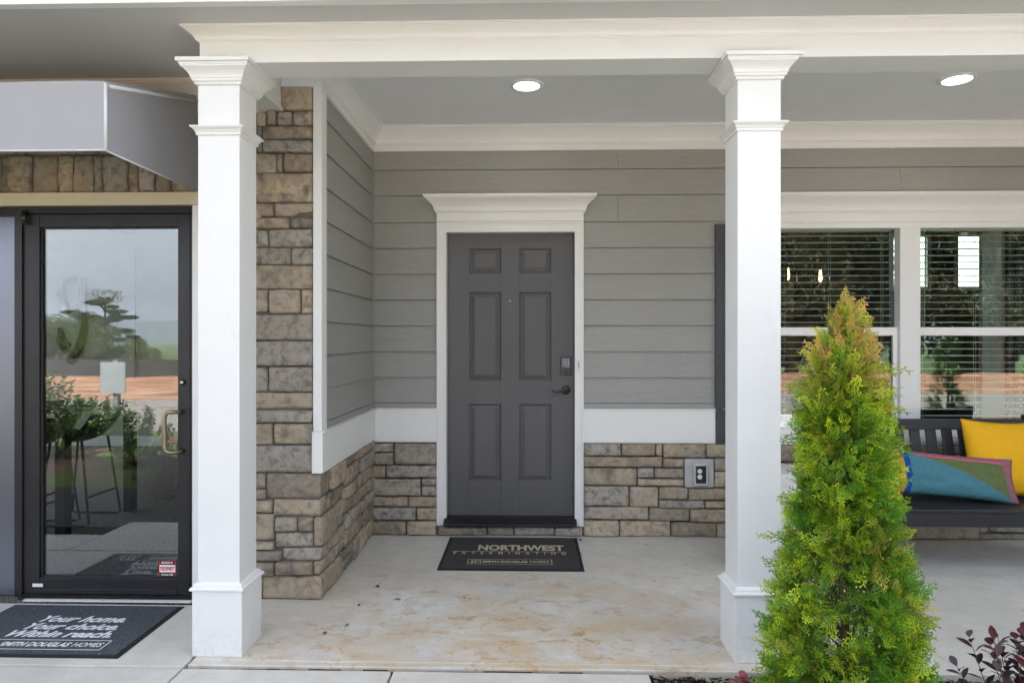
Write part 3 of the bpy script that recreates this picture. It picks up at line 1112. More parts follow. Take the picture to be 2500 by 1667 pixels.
# stones under the threshold
ztt = PZ(1286, YS, 1240)
for a, b, c, d in pz([(165, 591, 985, 1080), (591, 817, 990, 1080), (817, 1162, 1000, 1090), (1162, 1408, 1000, 1100)], 1020, 1000, .287, YS):
    stone_obj(door, a, b, 0, min(cz0, tz0) - .002, map_y(YS), seed); seed += 1
mb = MB(); mb.box(DX0, DX1, YS + .03, YB + .1, 0, tz0 - .002)
mb.build('sill_block', MORTAR, door)
# peephole
pxh, pzh = P(1245.5, 735, YD)
mb = MB(); mb.disc_lathe((pxh, YD, pzh), [(.012, 0), (.012, -.004), (.0095, -.006), (.0080, -.003)], 20, 'y')
ph = mb.build('peephole', DARKBR, door)
mb = MB(); mb.disc_lathe((pxh, YD, pzh), [(.0085, -.0062), (.004, -.0078), (.001, -.0082)], 16, 'y')
mb.build('lens', OUTW, ph)
# keypad lock
kx0, kz1 = P(1368.5, 871, YD); kx1, kz0 = P(1394, 915, YD)
mb = MB(); mb.box(kx0, kx1, YD - .022, YD, kz0, kz1)
kp = mb.build('keypad_lock', DARKBR, door, .004, 3)
zmid = kz0 + (kz1 - kz0) * .40
mb = MB(); mb.box(kx0 + .007, kx1 - .007, YD - .0238, YD - .0215, zmid, kz1 - .008)
mb.build('touch_screen', simple('screen_glass', (.13, .16, .21), .12, var=.05), kp, .001)
mb = MB(); mb.disc_lathe(((kx0 + kx1) / 2, YD - .022, kz0 + .022), [(.007, 0), (.007, -.003), (.004, -.004)], 18, 'y')
mb.build('key_cylinder', BLACK, kp)
mb = MB()
for r_, row in enumerate(('1 2 3', '4 5 6', '7 8 9', '* 0 #')):
    zc0 = kz1 - .018 - r_ * .0145
    text_fit(mb, row, kx0 + .016, kx1 - .016, .012, lambda x, y, z, zc0=zc0: (x, YD - .0245, zc0 + y))
mb.build('digits', simple('digit_white', (.55, .6, .65), .5), kp)
# lever
lx, lz = P(1381.5, 952, YD)
mb = MB(); mb.disc_lathe((lx, YD, lz), [(.033, 0), (.033, -.005), (.028, -.011), (.016, -.014)], 32, 'y')
hd = mb.build('lever_handle', DARKBR, door)
mb = MB()
mb.tube([(lx, YD - .012, lz), (lx, YD - .055, lz)], [.012, .011], 14)
mb.tube([(lx + .004, YD - .055, lz + .001), (lx - .015, YD - .057, lz + .001), (lx - .040, YD - .056, lz - .006), (lx - .062, YD - .052, lz - .013), (lx - .080, YD - .050, lz - .013), (lx - .094, YD - .050, lz - .006), (lx - .101, YD - .050, lz + .001)], [.011, .010, .0075, .006, .0055, .005, .003], 12)
mb.build('lever', DARKBR, hd)

# doorbell on the casing
bx, bz = P(1412, 890, YC)
bell = empty('doorbell', (bx, YC, bz), 'slim white doorbell button on the right door casing', 'doorbell')
mb = MB(); mb.box(bx - .010, bx + .010, YC - .026, YC - .009, bz - .037, bz + .037)
mb.build('plate', OUTW, bell, .004, 3)
mb = MB(); mb.box(bx - .006, bx + .006, YC - .029, YC - .025, bz - .020, bz + .020)
mb.build('button', PLAST, bell, .002)
for s_ in (-1, 1):
    mb = MB(); mb.disc_lathe((bx, YC - .026, bz + s_ * .029), [(.003, 0), (.003, -.0012), (.001, -.0016)], 10, 'y')
    mb.build('screw', DARKBR, bell)

# ------------------------------------------------------------------ wall outlet with bubble cover
k = .06378
def o_(x, y, Y=YS - .01): return P(1660 + k * x, 1100 + k * y, Y)
ox0, oz1 = o_(160, 285); ox1, oz0 = o_(1300, 1420)
outl = empty('wall_outlet', ((ox0 + ox1) / 2, YS, (oz0 + oz1) / 2), 'double socket under a clear weather cover on the stone base', 'outlet')
mb = MB(); mb.box(ox0 + .003, ox1 - .003, YS - .018, YS + .03, oz0 + .004, oz1 - .004)
mb.build('mounting_block', STONEGREY, outl, .005, 2)
def rrect(x0, x1, z0, z1, r, n=5):
    pts = []
    for cx_, cz_, a0 in ((x1 - r, z1 - r, 0), (x0 + r, z1 - r, 90), (x0 + r, z0 + r, 180), (x1 - r, z0 + r, 270)):
        for i in range(n + 1):
            a = R(a0 + 90 * i / n)
            pts.append((cx_ + r * cos(a), cz_ + r * sin(a)))
    return pts
a0_, b1_ = o_(480, 460); a1_, b0_ = o_(1080, 1345)
def frame_loft(mb, rings):
    """rings = [(x0,x1,z0,z1,r,y)]"""
    n = 24
    v = []; f = []
    for (x0, x1, z0, z1, r, y) in rings:
        v += [(a, y, b) for a, b in rrect(x0, x1, z0, z1, r)]
    for i in range(len(rings) - 1):
        for k_ in range(n):
            k2 = (k_ + 1) % n
            f.append((i * n + k_, i * n + k2, (i + 1) * n + k2, (i + 1) * n + k_))
    mb.add(v, f, True)
Yo = YS - .018
mb = MB()
frame_loft(mb, [(a0_, a1_, b0_, b1_, .014, Yo), (a0_ + .001, a1_ - .001, b0_ + .001, b1_ - .001, .014, Yo - .012), (a0_ + .008, a1_ - .008, b0_ + .008, b1_ - .008, .012, Yo - .020), (a0_ + .018, a1_ - .016, b0_ + .018, b1_ - .020, .006, Yo - .021), (a0_ + .020, a1_ - .018, b0_ + .020, b1_ - .022, .006, Yo - .008)])
mb.build('cover_frame', PLAST, outl)
c0, d1 = o_(600, 590); c1, d0 = o_(960, 1220)
mb = MB(); mb.box(c0 - .012, c1 + .012, Yo - .006, Yo - .001, d0 - .012, d1 + .012)
mb.build('back_box', DARKP, outl)
for (yy_) in (770, 985):
    sx_, sz_ = o_(742, yy_)
    mb = MB(); mb.disc_lathe((sx_, Yo - .006, sz_), [(.0165, 0), (.0165, -.004), (.0145, -.005)], 20, 'y')
    so = mb.build('socket', OUTW, outl)
    mb = MB()
    mb.box(sx_ - .007, sx_ - .005, Yo - .0122, Yo - .0108, sz_ + .0, sz_ + .009); mb.box(sx_ + .005, sx_ + .007, Yo - .0122, Yo - .0108, sz_ + .0, sz_ + .009)
    mb.disc_lathe((sx_, Yo - .0108, sz_ - .008), [(.0022, 0), (.0022, -.0014)], 8, 'y')
    mb.build('slots', DARKP, so)

# ------------------------------------------------------------------ shutter beside the window
shx0 = PX(1747, YB - .03)
sh = empty('window_shutter', (shx0 + .18, YB, 1.4), 'dark grey shutter standing behind the right white column', 'shutter')
sz1, sz0 = PZ(548, YB - .03, 1750), PZ(1082, YB - .03, 1750)
mb = MB(); mb.box(shx0, shx0 + .34, YB - .034, YB - .012, sz0, sz1)
mb.build('board', SHUT, sh, .003)
for (a, b) in ((shx0, shx0 + .05), (shx0 + .29, shx0 + .34)):
    mb = MB(); mb.box(a - .001, b + .001, YB - .042, YB - .033, sz0 - .001, sz1 + .001)
    mb.build('stile', SHUT, sh, .003)
for zc0 in (sz0 + .25, sz1 - .25, (sz0 + sz1) / 2, sz0 + .05, sz1 - .05):
    mb = MB(); mb.box(shx0 + .05, shx0 + .29, YB - .040, YB - .033, zc0 - .05, zc0 + .05)
    mb.build('rail', SHUT, sh, .003)
for zc0 in (PZ(611, YB, 1750), PZ(996, YB, 1750)):
    mb = MB(); mb.disc_lathe((shx0 + .022, YB - .042, zc0), [(.006, 0), (.006, -.003), (.003, -.004)], 12, 'y')
    mb.build('screw', BLACK, sh)

# ------------------------------------------------------------------ double window with blinds
win = empty('porch_window', (2.9, YB, WZ0), 'white twin sash window with horizontal blinds behind the bench', 'window')
YW = YB - .018
hz0w = PZ(542, YW, 2200); hz1w = PZ(474, YW, 2200)
mb = MB(); mb.loft_rect(WX0, WX1, YW - .004, YB + .1, [(0, hz0w), (0, hz0w + .062)])
mb.loft_rect(WX0, WX1, YW - .004, YB + .1, crown_prof(hz0w + .062, hz1w, .085))
mb.build('head_moulding', WHITE, win)
gz1 = PZ(560, YB + .03, 2200); gz0 = PZ(1052, YB + .03, 2200)
gx = [(PX(1880, YB + .03), PX(2189, YB + .03)), (PX(2238, YB + .03), PX(2238, YB + .03) + (PX(2189, YB + .03) - PX(1880, YB + .03)))]
mb = MB(); mb.box(WX0, WX1, YW - .003, YB + .06, gz1 + .002, hz0w - .001)
mb.build('head_casing', WHITE, win, .002)
for (a, b) in ((WX0, gx[0][0]), (gx[0][1], gx[1][0]), (gx[1][1], WX1)):
    mb = MB(); mb.box(a, b, YW - .001, YB + .06, gz0 - .03, gz1 + .002)
    mb.build('mullion' if a == gx[0][1] else 'side_casing', WHITE, win, .002)
mb = MB()
mb.box(WX0 - .02, WX1 + .02, YW - .030, YB + .06, WZ0 + .002, WZ0 + .026); mb.box(WX0, WX1, YW - .012, YB + .06, WZ0 + .026, gz0 - .03)
mb.build('sill', WHITE, win, .003)
zm1, zm0 = PZ(799, YB + .04, 2200), PZ(819, YB + .04, 2200)
for (a, b) in gx:
    lo = empty('sash', (a, YB + .04, gz0)); lo.parent = win; lo.location = Vector((a, YB + .04, gz0)) - win.location
    # lower sash sits proud, meeting rail on top
    mb = MB(); mb.box(a, b, YB + .020, YB + .050, zm0, zm1); mb.build('meeting_rail', VINYL, lo, .002)
    mb = MB(); mb.box(a, b, YB + .022, YB + .050, gz0 - .03, gz0 + .018); mb.build('bottom_rail', VINYL, lo, .002)
    mb = MB(); mb.box(a, a + .004, YB + .022, YB + .050, gz0 + .018, zm0); mb.box(b - .028, b, YB + .022, YB + .050, gz0 + .018, zm0); mb.build('sash_stile', VINYL, lo, .002)
    mb = MB(); mb.box(a + .001, b - .001, YB + .036, YB + .039, gz0, zm0 + .005); mb.build('pane', GLASSW, lo)
    mb = MB(); mb.box(a + .001, b - .001, YB + .056, YB + .059, zm1 - .01, gz1 + .01); mb.build('pane', GLASSW, lo)
# blinds: every slat a part
spc = .0486
for wi, (a, b) in enumerate(gx):
    bl = empty('window_blind', ((a + b) / 2, YB + .12, gz1), ('pale horizontal blind in the window half nearest the column', 'pale horizontal blind in the window half behind the yellow cushion')[wi], 'blind', 'blinds in the porch window')
    z = PZ(575.5, YB + .12, 2200)
    proto = None
    zs = z
    kx = 0
    while zs > gz0 - .01:
        if proto is None:
            mb = MB()
            mb.extrude([(YB + .095, zs - .0005), (YB + .107, zs + .0018), (YB + .120, zs + .0024), (YB + .133, zs + .0018), (YB + .145, zs - .0005),
                        (YB + .145, zs - .0028), (YB + .133, zs - .0005), (YB + .120, zs + .0001), (YB + .107, zs - .0005), (YB + .095, zs - .0050)], 'x', a + .006, b - .006)
            proto = mb.build('slat', BLIND, bl)
        else:
            c_ = proto.copy(); col.objects.link(c_); c_.location = proto.location + Vector((0, 0, -(z - zs)))
        zs -= spc
    mb = MB(); mb.box(a + .004, b - .004, YB + .09, YB + .15, z + .03, z + .075); mb.build('head_rail', BLIND, bl)
    for fx in (.08, .5, .92):
        for q in (-.006, .006):
            mb = MB()
            xx = a + (b - a) * fx + q * 1.2
            mb.box(xx - .0009, xx + .0009, YB + .0925, YB + .0940, gz0 - .02, z + .03)
            mb.build('ladder_cord', BLIND, bl)
    mb = MB(); mb.tube([(a + (b - a) * .10, YB + .088, z + .03), (a + (b - a) * .10, YB + .088, 1.35)], .0025, 6); mb.build('lift_cord', BLIND, bl)

# ---- room behind the window
room = empty('dining_room', (3, 7, 0), kind='structure')
YI = YB + .222
YF = 9.0
mb = MB(); mb.box(-1.2, XR, YI, YF, -.1, 0); mb.build('room_floor', ROOMC, room)
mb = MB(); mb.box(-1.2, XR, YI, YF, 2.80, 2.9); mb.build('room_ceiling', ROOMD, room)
# far wall with two high windows open to the daylight behind the house
wx = [(PX(2180, YF), PX(2262, YF)), (PX(2338, YF), PX(2400, YF))]
wz = (PZ(700, YF, 2300), PZ(578, YF, 2300))
mb = MB()
edges = [-1.2, wx[0][0], wx[0][1], wx[1][0], wx[1][1], XR]
mb.box(-1.2, XR, YF, YF + .03, 0, wz[0]); mb.box(-1.2, XR, YF, YF + .03, wz[1], 2.9)
for i in (0, 2, 4): mb.box(edges[i], edges[i + 1], YF, YF + .03, wz[0], wz[1])
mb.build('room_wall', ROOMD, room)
for (a, b) in wx:
    mb = MB()
    mb.box(a - .05, a, YF - .02, YF - .002, wz[0] - .05, wz[1] + .05); mb.box(b, b + .05, YF - .02, YF - .002, wz[0] - .05, wz[1] + .05)
    mb.box(a, b, YF - .02, YF - .002, wz[1], wz[1] + .05); mb.box(a, b, YF - .02, YF - .002, wz[0] - .05, wz[0])
    mb.build('window_trim', WHITE, room)
mb = MB(); a_ = PX(2390, 5.44); b_ = PX(2454, 5.40)
mb.box(a_, b_, 5.40, 5.44, 0, 2.8); mb.build('room_pier', ROOMW, room)
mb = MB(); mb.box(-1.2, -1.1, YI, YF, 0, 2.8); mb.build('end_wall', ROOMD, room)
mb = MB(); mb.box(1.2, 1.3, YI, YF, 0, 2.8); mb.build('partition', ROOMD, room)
# patterned curtains
t = NT('patterned_curtain')
v = t.coord((1, 0, 1))
vo = t.n('ShaderNodeTexVoronoi', Scale=22.0); vo.inputs['Randomness'].default_value = .15
t.l(v, vo.inputs['Vector'])
dots = t.ramp(vo.outputs['Distance'], [(.20, (1, 1, 1)), (.24, (0, 0, 0)), (.34, (0, 0, 0)), (.38, (1, 1, 1)), (.46, (0, 0, 0))])
base = t.mix(dots, (.012, .025, .05), (.50, .52, .52))
CURT = t.done(t.principled(base, .9, 0, None, .1))
def curtain(x0, x1, y, label):
    mb = MB(); n = int((x1 - x0) / .012)
    vs_ = []; 
    for i in range(n + 1):
        x = x0 + (x1 - x0) * i / n
        yy_ = y + .028 * sin(i * .55) + .012 * sin(i * .23 + 1)
        vs_ += [(x, yy_, .25), (x, yy_ * 1.0, 2.45), (x, yy_ + .004, 2.45), (x, yy_ + .004, .25)]
    fs = []
    for i in range(n):
        for q in range(4):
            fs.append((i * 4 + q, i * 4 + (q + 1) % 4, i * 4 + 4 + (q + 1) % 4, i * 4 + 4 + q))
    mb.add(vs_, fs, True)
    o = mb.build('curtain', CURT)
    return tag(o, label, 'curtain', 'patterned curtains inside the window')
curtain(PX(2462, 5.3), PX(2462, 5.3) + .35, 5.30, 'navy and white dotted curtain at the right edge of the window')
curtain(PX(1870, 5.3), PX(1925, 5.3), 5.30, 'navy and white dotted curtain seen just right of the white column')
# pendants, lit
AMBER = emit('filament_glow', (1.0, .58, .22), 2.2)
CLEAR = glass_mat('pendant_glass', .0, (.96, .96, .95))
for i, (u_, v_) in enumerate(((1924, 672), (2003, 677))):
    x_, z_ = P(u_, v_, 6.8)
    pn = empty('pendant_lamp', (x_, 6.8, 2.78), ('lit glass pendant bulb seen next to the white column', 'lit glass pendant bulb above the tip of the evergreen')[i], 'lamp', 'glass pendant lamps in the room')
    mb = MB(); mb.tube([(x_, 6.8, 2.79), (x_, 6.8, z_ + .11)], .004, 6); mb.build('cord', BLACK2, pn)
    mb = MB(); mb.disc_lathe((x_, 6.8, z_ + .07), [(.014, 0), (.018, .03), (.010, .045)], 14); mb.build('socket', DARKBR, pn)
    mb = MB(); mb.disc_lathe((x_, 6.8, z_), [(.004, -.045), (.015, -.03), (.018, 0), (.012, .035), (.010, .07)], 14); mb.build('bulb', AMBER, pn)
    mb = MB()
    n = 24; prof = [(.075, -.14), (.088, -.06), (.078, .03), (.045, .09), (.020, .105)]
    vs_ = [(x_ + r_ * cos(2 * pi * q / n), 6.8 + r_ * sin(2 * pi * q / n), z_ + h_) for r_, h_ in prof for q in range(n)]
    mb.add(vs_, [(j * n + q, j * n + (q + 1) % n, (j + 1) * n + (q + 1) % n, (j + 1) * n + q) for j in range(len(prof) - 1) for q in range(n)], True)
    mb.build('glass_shade', CLEAR, pn)


# ------------------------------------------------------------------ recessed ceiling lights
LENS = emit('lamp_lens', (1.0, .98, .93), 1.3)
def downlight(u_, v_, label):
    t_ = (ZC_IN - CAM_Z) / (-(v_ - 829.0) / F)
    du = (u_ - 1250.0) / F
    x_, y_ = (du * _c - _s) * t_, (du * _s + _c) * t_
    o = empty('recessed_light', (x_, y_, ZC_IN), label, 'ceiling light', 'round recessed lights in the porch ceiling')
    mb = MB(); n = 40
    prof = [(.100, -.0005), (.099, -.006), (.090, -.010), (.078, -.009), (.072, .004)]
    vs_ = [(x_ + r_ * cos(2 * pi * q / n), y_ + r_ * sin(2 * pi * q / n), ZC_IN + h_) for r_, h_ in prof for q in range(n)]
    mb.add(vs_, [(j * n + q, j * n + (q + 1) % n, (j + 1) * n + (q + 1) % n, (j + 1) * n + q) for j in range(len(prof) - 1) for q in range(n)], True)
    mb.build('trim_ring', WHITE2, o)
    mb = MB(); mb.disc_lathe((x_, y_, ZC_IN), [(.0775, -.0085), (.0775, -.0055)], 40)
    mb.build('lens', LENS, o)
    ld = bpy.data.lights.new('downlight', 'AREA'); ld.shape = 'DISK'; ld.size = .14; ld.energy = .5; ld.color = (1, .93, .82)
    lo = bpy.data.objects.new('light', ld); col.objects.link(lo); lo.parent = o; lo.location = (0, 0, -.012)
downlight(1286, 208, 'lit round recessed light above the front door')
downlight(2337, 193, 'lit round recessed light right of the right column')

# ------------------------------------------------------------------ storefront with glass door
YG = YP + .05
st = empty('glass_storefront_door', (-2.4, YG, 0), 'black framed glass door with bronze pull under the grey awning', 'glass door')
def bx(mb, u0, u1, v0, v1, y0, y1, ref=None):
    r_ = ref if ref is not None else y0
    x0, z1_ = P(u0, v0, r_); x1, z0_ = P(u1, v1, r_)
    mb.box(x0, x1, y0, y1, max(z0_, -.005), z1_); return mb
# cream trim round the opening
ztr0 = PZ(502, YP, 250)
xt0, xt1 = PX(472, YP), PX(482, YP)
mb = MB()
mb.box(XL, PX(487, YP), YP - .012, YP + .06, PZ(502, YP, 250), PZ(472, YP, 250))
mb.box(XL, PX(487, YP), YP - .020, YP - .011, PZ(484, YP, 250), PZ(472, YP, 250) + .001)
mb.build('head_trim', CREAM, st, .002)
mb = MB(); mb.box(PX(471, YP), PX(471, YP) + .06, YP - .010, YP + .06, 0, ztr0 - .001)
mb.build('side_trim', WHITE, st, .002)
xr = PX(471, YP) - .001
yf = YP + .012
mb = MB()
mb.box(XL, xr, yf + .001, yf + .10, PZ(521, yf, 250), ztr0 - .002)                        # top bar
mb.box(PX(464.5, yf), xr, yf, yf + .10, 0, PZ(521, yf, 250))                     # right jamb
bx(mb, 35, 53, 515, 1475, yf, yf + .10)                                          # mullion left of the door
mb.build('frame', BLACK, st, .002)
# door leaf
yd = yf + .012
L0, L1 = PX(54.5, yd), PX(463.5, yd)
T1 = PZ(523, yd, 250); B0 = PZ(1462, yd, 250)
G0, G1 = PX(96, yd), PX(434, yd)
GT, GB = PZ(554, yd, 250), PZ(1412, yd, 250)
B0 = max(B0, .012)
lf = empty('door_leaf', (0, 0, 0)); lf.parent = st; lf.location = Vector((L0, yd, 0)) - st.location
mb = MB(); mb.box(L0, G0, yd, yd + .045, B0, T1); mb.box(G1, L1, yd, yd + .045, B0, T1); mb.build('stile', BLACK, lf, .002)
mb = MB(); mb.box(G0, G1, yd + .0005, yd + .0445, GT, T1); mb.build('top_rail', BLACK, lf, .002)
mb = MB(); mb.box(G0, G1, yd + .0005, yd + .0445, B0, GB); mb.box(G0, G1, yd - .006, yd + .001, B0 + .002, B0 + .030); mb.build('bottom_rail', BLACK, lf, .002)
mb = MB(); mb.box(G0 - .002, G0 + .012, yd + .010, yd + .038, GB, GT); mb.box(G1 - .004, G1 + .002, yd + .010, yd + .038, GB, GT); mb.box(G0, G1, yd + .010, yd + .038, GB - .001, GB + .010); mb.box(G0, G1, yd + .010, yd + .038, GT - .008, GT + .001); mb.build('gasket', BLACK2, lf)
mb = MB(); mb.box(G0 + .002, G1 - .002, yd + .020, yd + .026, GB + .002, GT - .002); mb.build('pane', GLASSD, lf)
# pull handle
hx, hz1_ = P(446, 1003, yd); hz0_ = PZ(1100, yd, 446)
hxl = PX(402, yd - .06)
path = [(hx, yd, hz1_), (hx - .005, yd - .035, hz1_), (hx - .015, yd - .055, hz1_), (hxl + .03, yd - .062, hz1_), (hxl + .008, yd - .063, hz1_ - .008), (hxl, yd - .063, hz1_ - .03),
        (hxl, yd - .063, hz0_ + .03), (hxl + .008, yd - .063, hz0_ + .008), (hxl + .03, yd - .062, hz0_), (hx - .015, yd - .055, hz0_), (hx - .005, yd - .035, hz0_), (hx, yd, hz0_)]
mb = MB(); mb.tube(path, .0115, 14); mb.build('pull_handle', BRONZE, lf)
mb = MB(); zb = PZ(997, yd + .08, 260); mb.tube([(G0 - .03, yd + .095, zb), (G1 + .03, yd + .095, zb)], .011, 12); mb.build('push_bar', BRONZE, lf)
cx_, cz_2 = P(446, 933, yd)
mb = MB(); mb.disc_lathe((cx_, yd, cz_2), [(.017, 0), (.017, -.004), (.014, -.009), (.010, -.011)], 24, 'y'); lk = mb.build('lock_cylinder', BLACK, lf)
mb = MB(); mb.disc_lathe((cx_, yd, cz_2), [(.0085, -.0112), (.0085, -.0125), (.005, -.013)], 20, 'y'); mb.build('key_face', simple('nickel', (.6, .58, .52), .3, .8), lk)
# hinge, closer arm
px0, pz0 = P(62, 528, yf)
mb = MB(); mb.tube([(px0, yf - .012, pz0 + .028), (px0, yf - .012, pz0 - .045)], .013, 12); mb.build('pivot_hinge', DARKBR, lf)
mb = MB()
c0 = P(262, 556, yd + .10); c1 = P(305, 568, yd + .16); c2 = P(327, 572, yd + .16)
mb.tube([(c0[0], yd + .10, c0[1]), (c1[0], yd + .14, c1[1]), (c2[0], yd + .16, c2[1] + .004)], .012, 8); mb.build('closer_arm', BLACK, lf)
# threshold
mb = MB(); mb.extrude([(yf - .035, -.004), (yf - .035, .006), (yf - .01, .012), (yf + .1, .012), (yf + .1, -.004)], 'x', PX(54, yf), xr - .002); mb.build('threshold', DARKBR, st, .001)
mb = MB(); mb.box(PX(64, yf - .03), xr + .01, yf - .056, yf - .036, -.0055, .003); mb.build('sealant_strip', WHITE, st)
# side panel left of the door: frosted metal film, bright blurred mirror
t = NT('brushed_panel')
gl = t.principled((.20, .215, .26), .30, .75, t.bump(t.noise(t.coord((1, 1, 1)), 300.0, 2), .12, .001), .5)
PANEL = t.done(gl)
mb = MB(); mb.box(XL + .05, -3.4, yf + .020, yf + .026, .05, 2.1); mb.build('pane', GLASSD, st)  # out-of-view pane, added to let daylight into the room
mb = MB(); mb.box(-3.4, PX(35, yf + .02), yf + .020, yf + .03, PZ(1452, yf, 20), PZ(522, yf, 20)); mb.build('side_panel', PANEL, st)
mb = MB(); mb.box(-3.44, -3.395, yf + .002, yf + .08, 0, 2.15); mb.box(XL, PX(35, yf), yf + .002, yf + .08, .0, PZ(1452, yf, 20)); mb.box(XL, PX(35, yf), yf + .002, yf + .08, PZ(528, yf, 20), PZ(520, yf, 20)); mb.build('panel_rail', BLACK, st, .002)
# white maker's tag and the alarm sticker
ys = yd + .0185
mb = MB(); bx(mb, 79, 104, 1424, 1432, yd - .0085, yd - .0065); mb.build('tag_sticker', OUTW, lf)
k = 140 / 1372.0
def s2(x, y): return P(340 + k * x, 1340 + k * y, ys)
def sbox(mb, x0, x1, y0, y1, lay):
    a, d_ = s2(x0, y0); b, c = s2(x1, y1)
    mb.box(a, b, ys - .0004 - .0004 * lay, ys - .0004 * lay, c, d_)
RED = simple('sticker_red', (.62, .03, .03), .4, var=.02)
BLK = simple('sticker_black', (.02, .02, .02), .4, var=.02)
stk = MB(); sbox(stk, 455, 885, 250, 680, 0); stk = stk.build('alarm_sticker', BLK, lf)
mb = MB()
sbox(mb, 468, 876, 262, 276, 1); sbox(mb, 468, 876, 655, 669, 1); sbox(mb, 468, 484, 276, 655, 1); sbox(mb, 860, 876, 276, 655, 1); sbox(mb, 484, 860, 366, 374, 1); sbox(mb, 484, 860, 554, 564, 1)
mb.build('border', RED, stk)
mb = MB(); sbox(mb, 484.5, 859.5, 374.5, 553.5, 1); mb.build('white_field', OUTW, stk)
def stext(body, x0, x1, y0, y1, m, nm, bold=.0, shear=0.0):
    a, z1_ = s2(x0, y0); b, z0_ = s2(x1, y1)
    mb = MB()
    h = (z1_ - z0_)
    text_fit(mb, body, a, b, h * 1.35, lambda x, y, z: (x, ys - .0016, (z0_ + z1_) / 2 + y), bold * h, shear)
    mb.build(nm, m, stk)
stext('SECURED BY', 530, 812, 300, 345, OUTW, 'lettering', .05)
stext('TELENET', 490, 850, 425, 508, RED, 'lettering', .06, .25)
stext('770-926-9788', 525, 812, 590, 632, OUTW, 'lettering', .05)
mb = MB(); sbox(mb, 496, 850, 424, 440, 2); mb.build('lettering_bar', RED, stk)

# room behind the storefront
r2 = empty('sales_room', (-3, 6, 0), kind='structure')
y0_ = YP + .285
mb = MB(); mb.box(XL, -1.205, y0_ - .17, 8.2, -.1, -.002); mb.build('room_floor', ROOMC, r2)
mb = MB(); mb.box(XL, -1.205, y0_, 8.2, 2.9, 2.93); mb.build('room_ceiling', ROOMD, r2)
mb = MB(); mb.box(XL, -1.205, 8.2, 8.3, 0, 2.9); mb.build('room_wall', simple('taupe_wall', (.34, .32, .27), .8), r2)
mb = MB(); mb.box(XL, PX(405, 8.15), 8.17, 8.198, .12, .24); mb.build('baseboard', WHITE, r2)
# bar table and two stools
tbm = simple('table_black', (.015, .015, .017), .35)
tb = empty('bar_table', (-3.6, 5.2, 0), 'black bar height table standing inside the glass door', 'table')
tx0, tx1, ty0, ty1, tz = PX(60, 4.75), PX(345, 5.6), 4.75, 5.6, .92
mb = MB(); mb.box(tx0 - .25, tx1, ty0, ty1, tz - .03, tz); mb.build('tabletop', tbm, tb, .003)
for (a, b) in ((PX(133, 4.80), 4.80), (PX(300, 5.5), 5.5), (tx0 - .2, 4.8)):
    mb = MB(); mb.box(a, a + .075, b, b + .075, 0, tz - .03); mb.build('leg', tbm, tb, .003)
def stool(x, y, label):
    o = empty('bar_stool', (x, y, 0), label, 'stool', 'black bar stools inside the glass door')
    mb = MB()
    n = 9
    vs_ = []
    for j in range(n):
        for i in range(n):
            a = -1 + 2 * i / (n - 1); b = -1 + 2 * j / (n - 1)
            vs_.append((x + a * .22, y + b * .20, .64 + .05 * a * a + .22 * max(0, a - .3) ** 1.2 + .02 * b * b))
    m_ = len(vs_)
    vs_ += [(p[0], p[1], p[2] - .02) for p in vs_]
    fs = [(j * n + i, j * n + i + 1, (j + 1) * n + i + 1, (j + 1) * n + i) for j in range(n - 1) for i in range(n - 1)]
    fs += [tuple(m_ + q for q in reversed(f_)) for f_ in fs]
    rim = [i for i in range(n)] + [j * n + n - 1 for j in range(1, n)] + [(n - 1) * n + i for i in range(n - 2, -1, -1)] + [j * n for j in range(n - 2, 0, -1)]
    fs += [(rim[q], rim[(q + 1) % len(rim)], m_ + rim[(q + 1) % len(rim)], m_ + rim[q]) for q in range(len(rim))]
    mb.add(vs_, fs, True); mb.build('seat', tbm, o)
    for s_ in (-1, 1):
        mb = MB(); mb.tube([(x - .12, y + s_ * .16, .64), (x - .20, y + s_ * .20, .02), (x - .16, y + s_ * .2, .010), (x + .16, y + s_ * .2, .010), (x + .20, y + s_ * .20, .02), (x + .12, y + s_ * .16, .64)], .010, 8)
        mb.build('leg', tbm, o)
    mb = MB(); mb.tube([(x - .185, y - .18, .22), (x - .185, y + .18, .22)], .008, 8); mb.build('footrest', tbm, o)
    mb = MB(); mb.tube([(x + .185, y - .18, .22), (x + .185, y + .18, .22)], .008, 8); mb.build('footrest', tbm, o)
stool(PX(195, 5.25), 5.25, 'black bar stool on sled legs in the middle of the door glass')
stool(PX(75, 4.95), 5.0, 'black bar stool cut off by the left edge of the door glass')
# framed poster on the far wall: a pale board with a dark flourish
po = empty('wall_poster', (-4.6, 8.19, 1.6), 'pale framed poster with a dark curly letter inside the glass door', 'poster')
a, zt_ = P(100, 606, 8.18); b, zb2 = P(330, 920, 8.18)
mb = MB(); mb.box(a, b, 8.165, 8.198, zb2, zt_); mb.build('board', simple('poster_paper', (.32, .33, .33), .7), po)
def curl(pts, r_): 
    mb = MB(); mb.tube([(PX(u_, 8.16), 8.16, PZ(v_, 8.16, u_)) for u_, v_ in pts], r_, 8)
    mb.build('flourish', tbm, po)
curl([(190, 680), (160, 690), (150, 720), (170, 760), (200, 740), (205, 680), (202, 800), (190, 850), (170, 885)], [.03, .05, .05, .04, .03, .04, .06, .07, .05])
curl([(145, 800), (150, 830), (165, 850)], [.03, .06, .07])

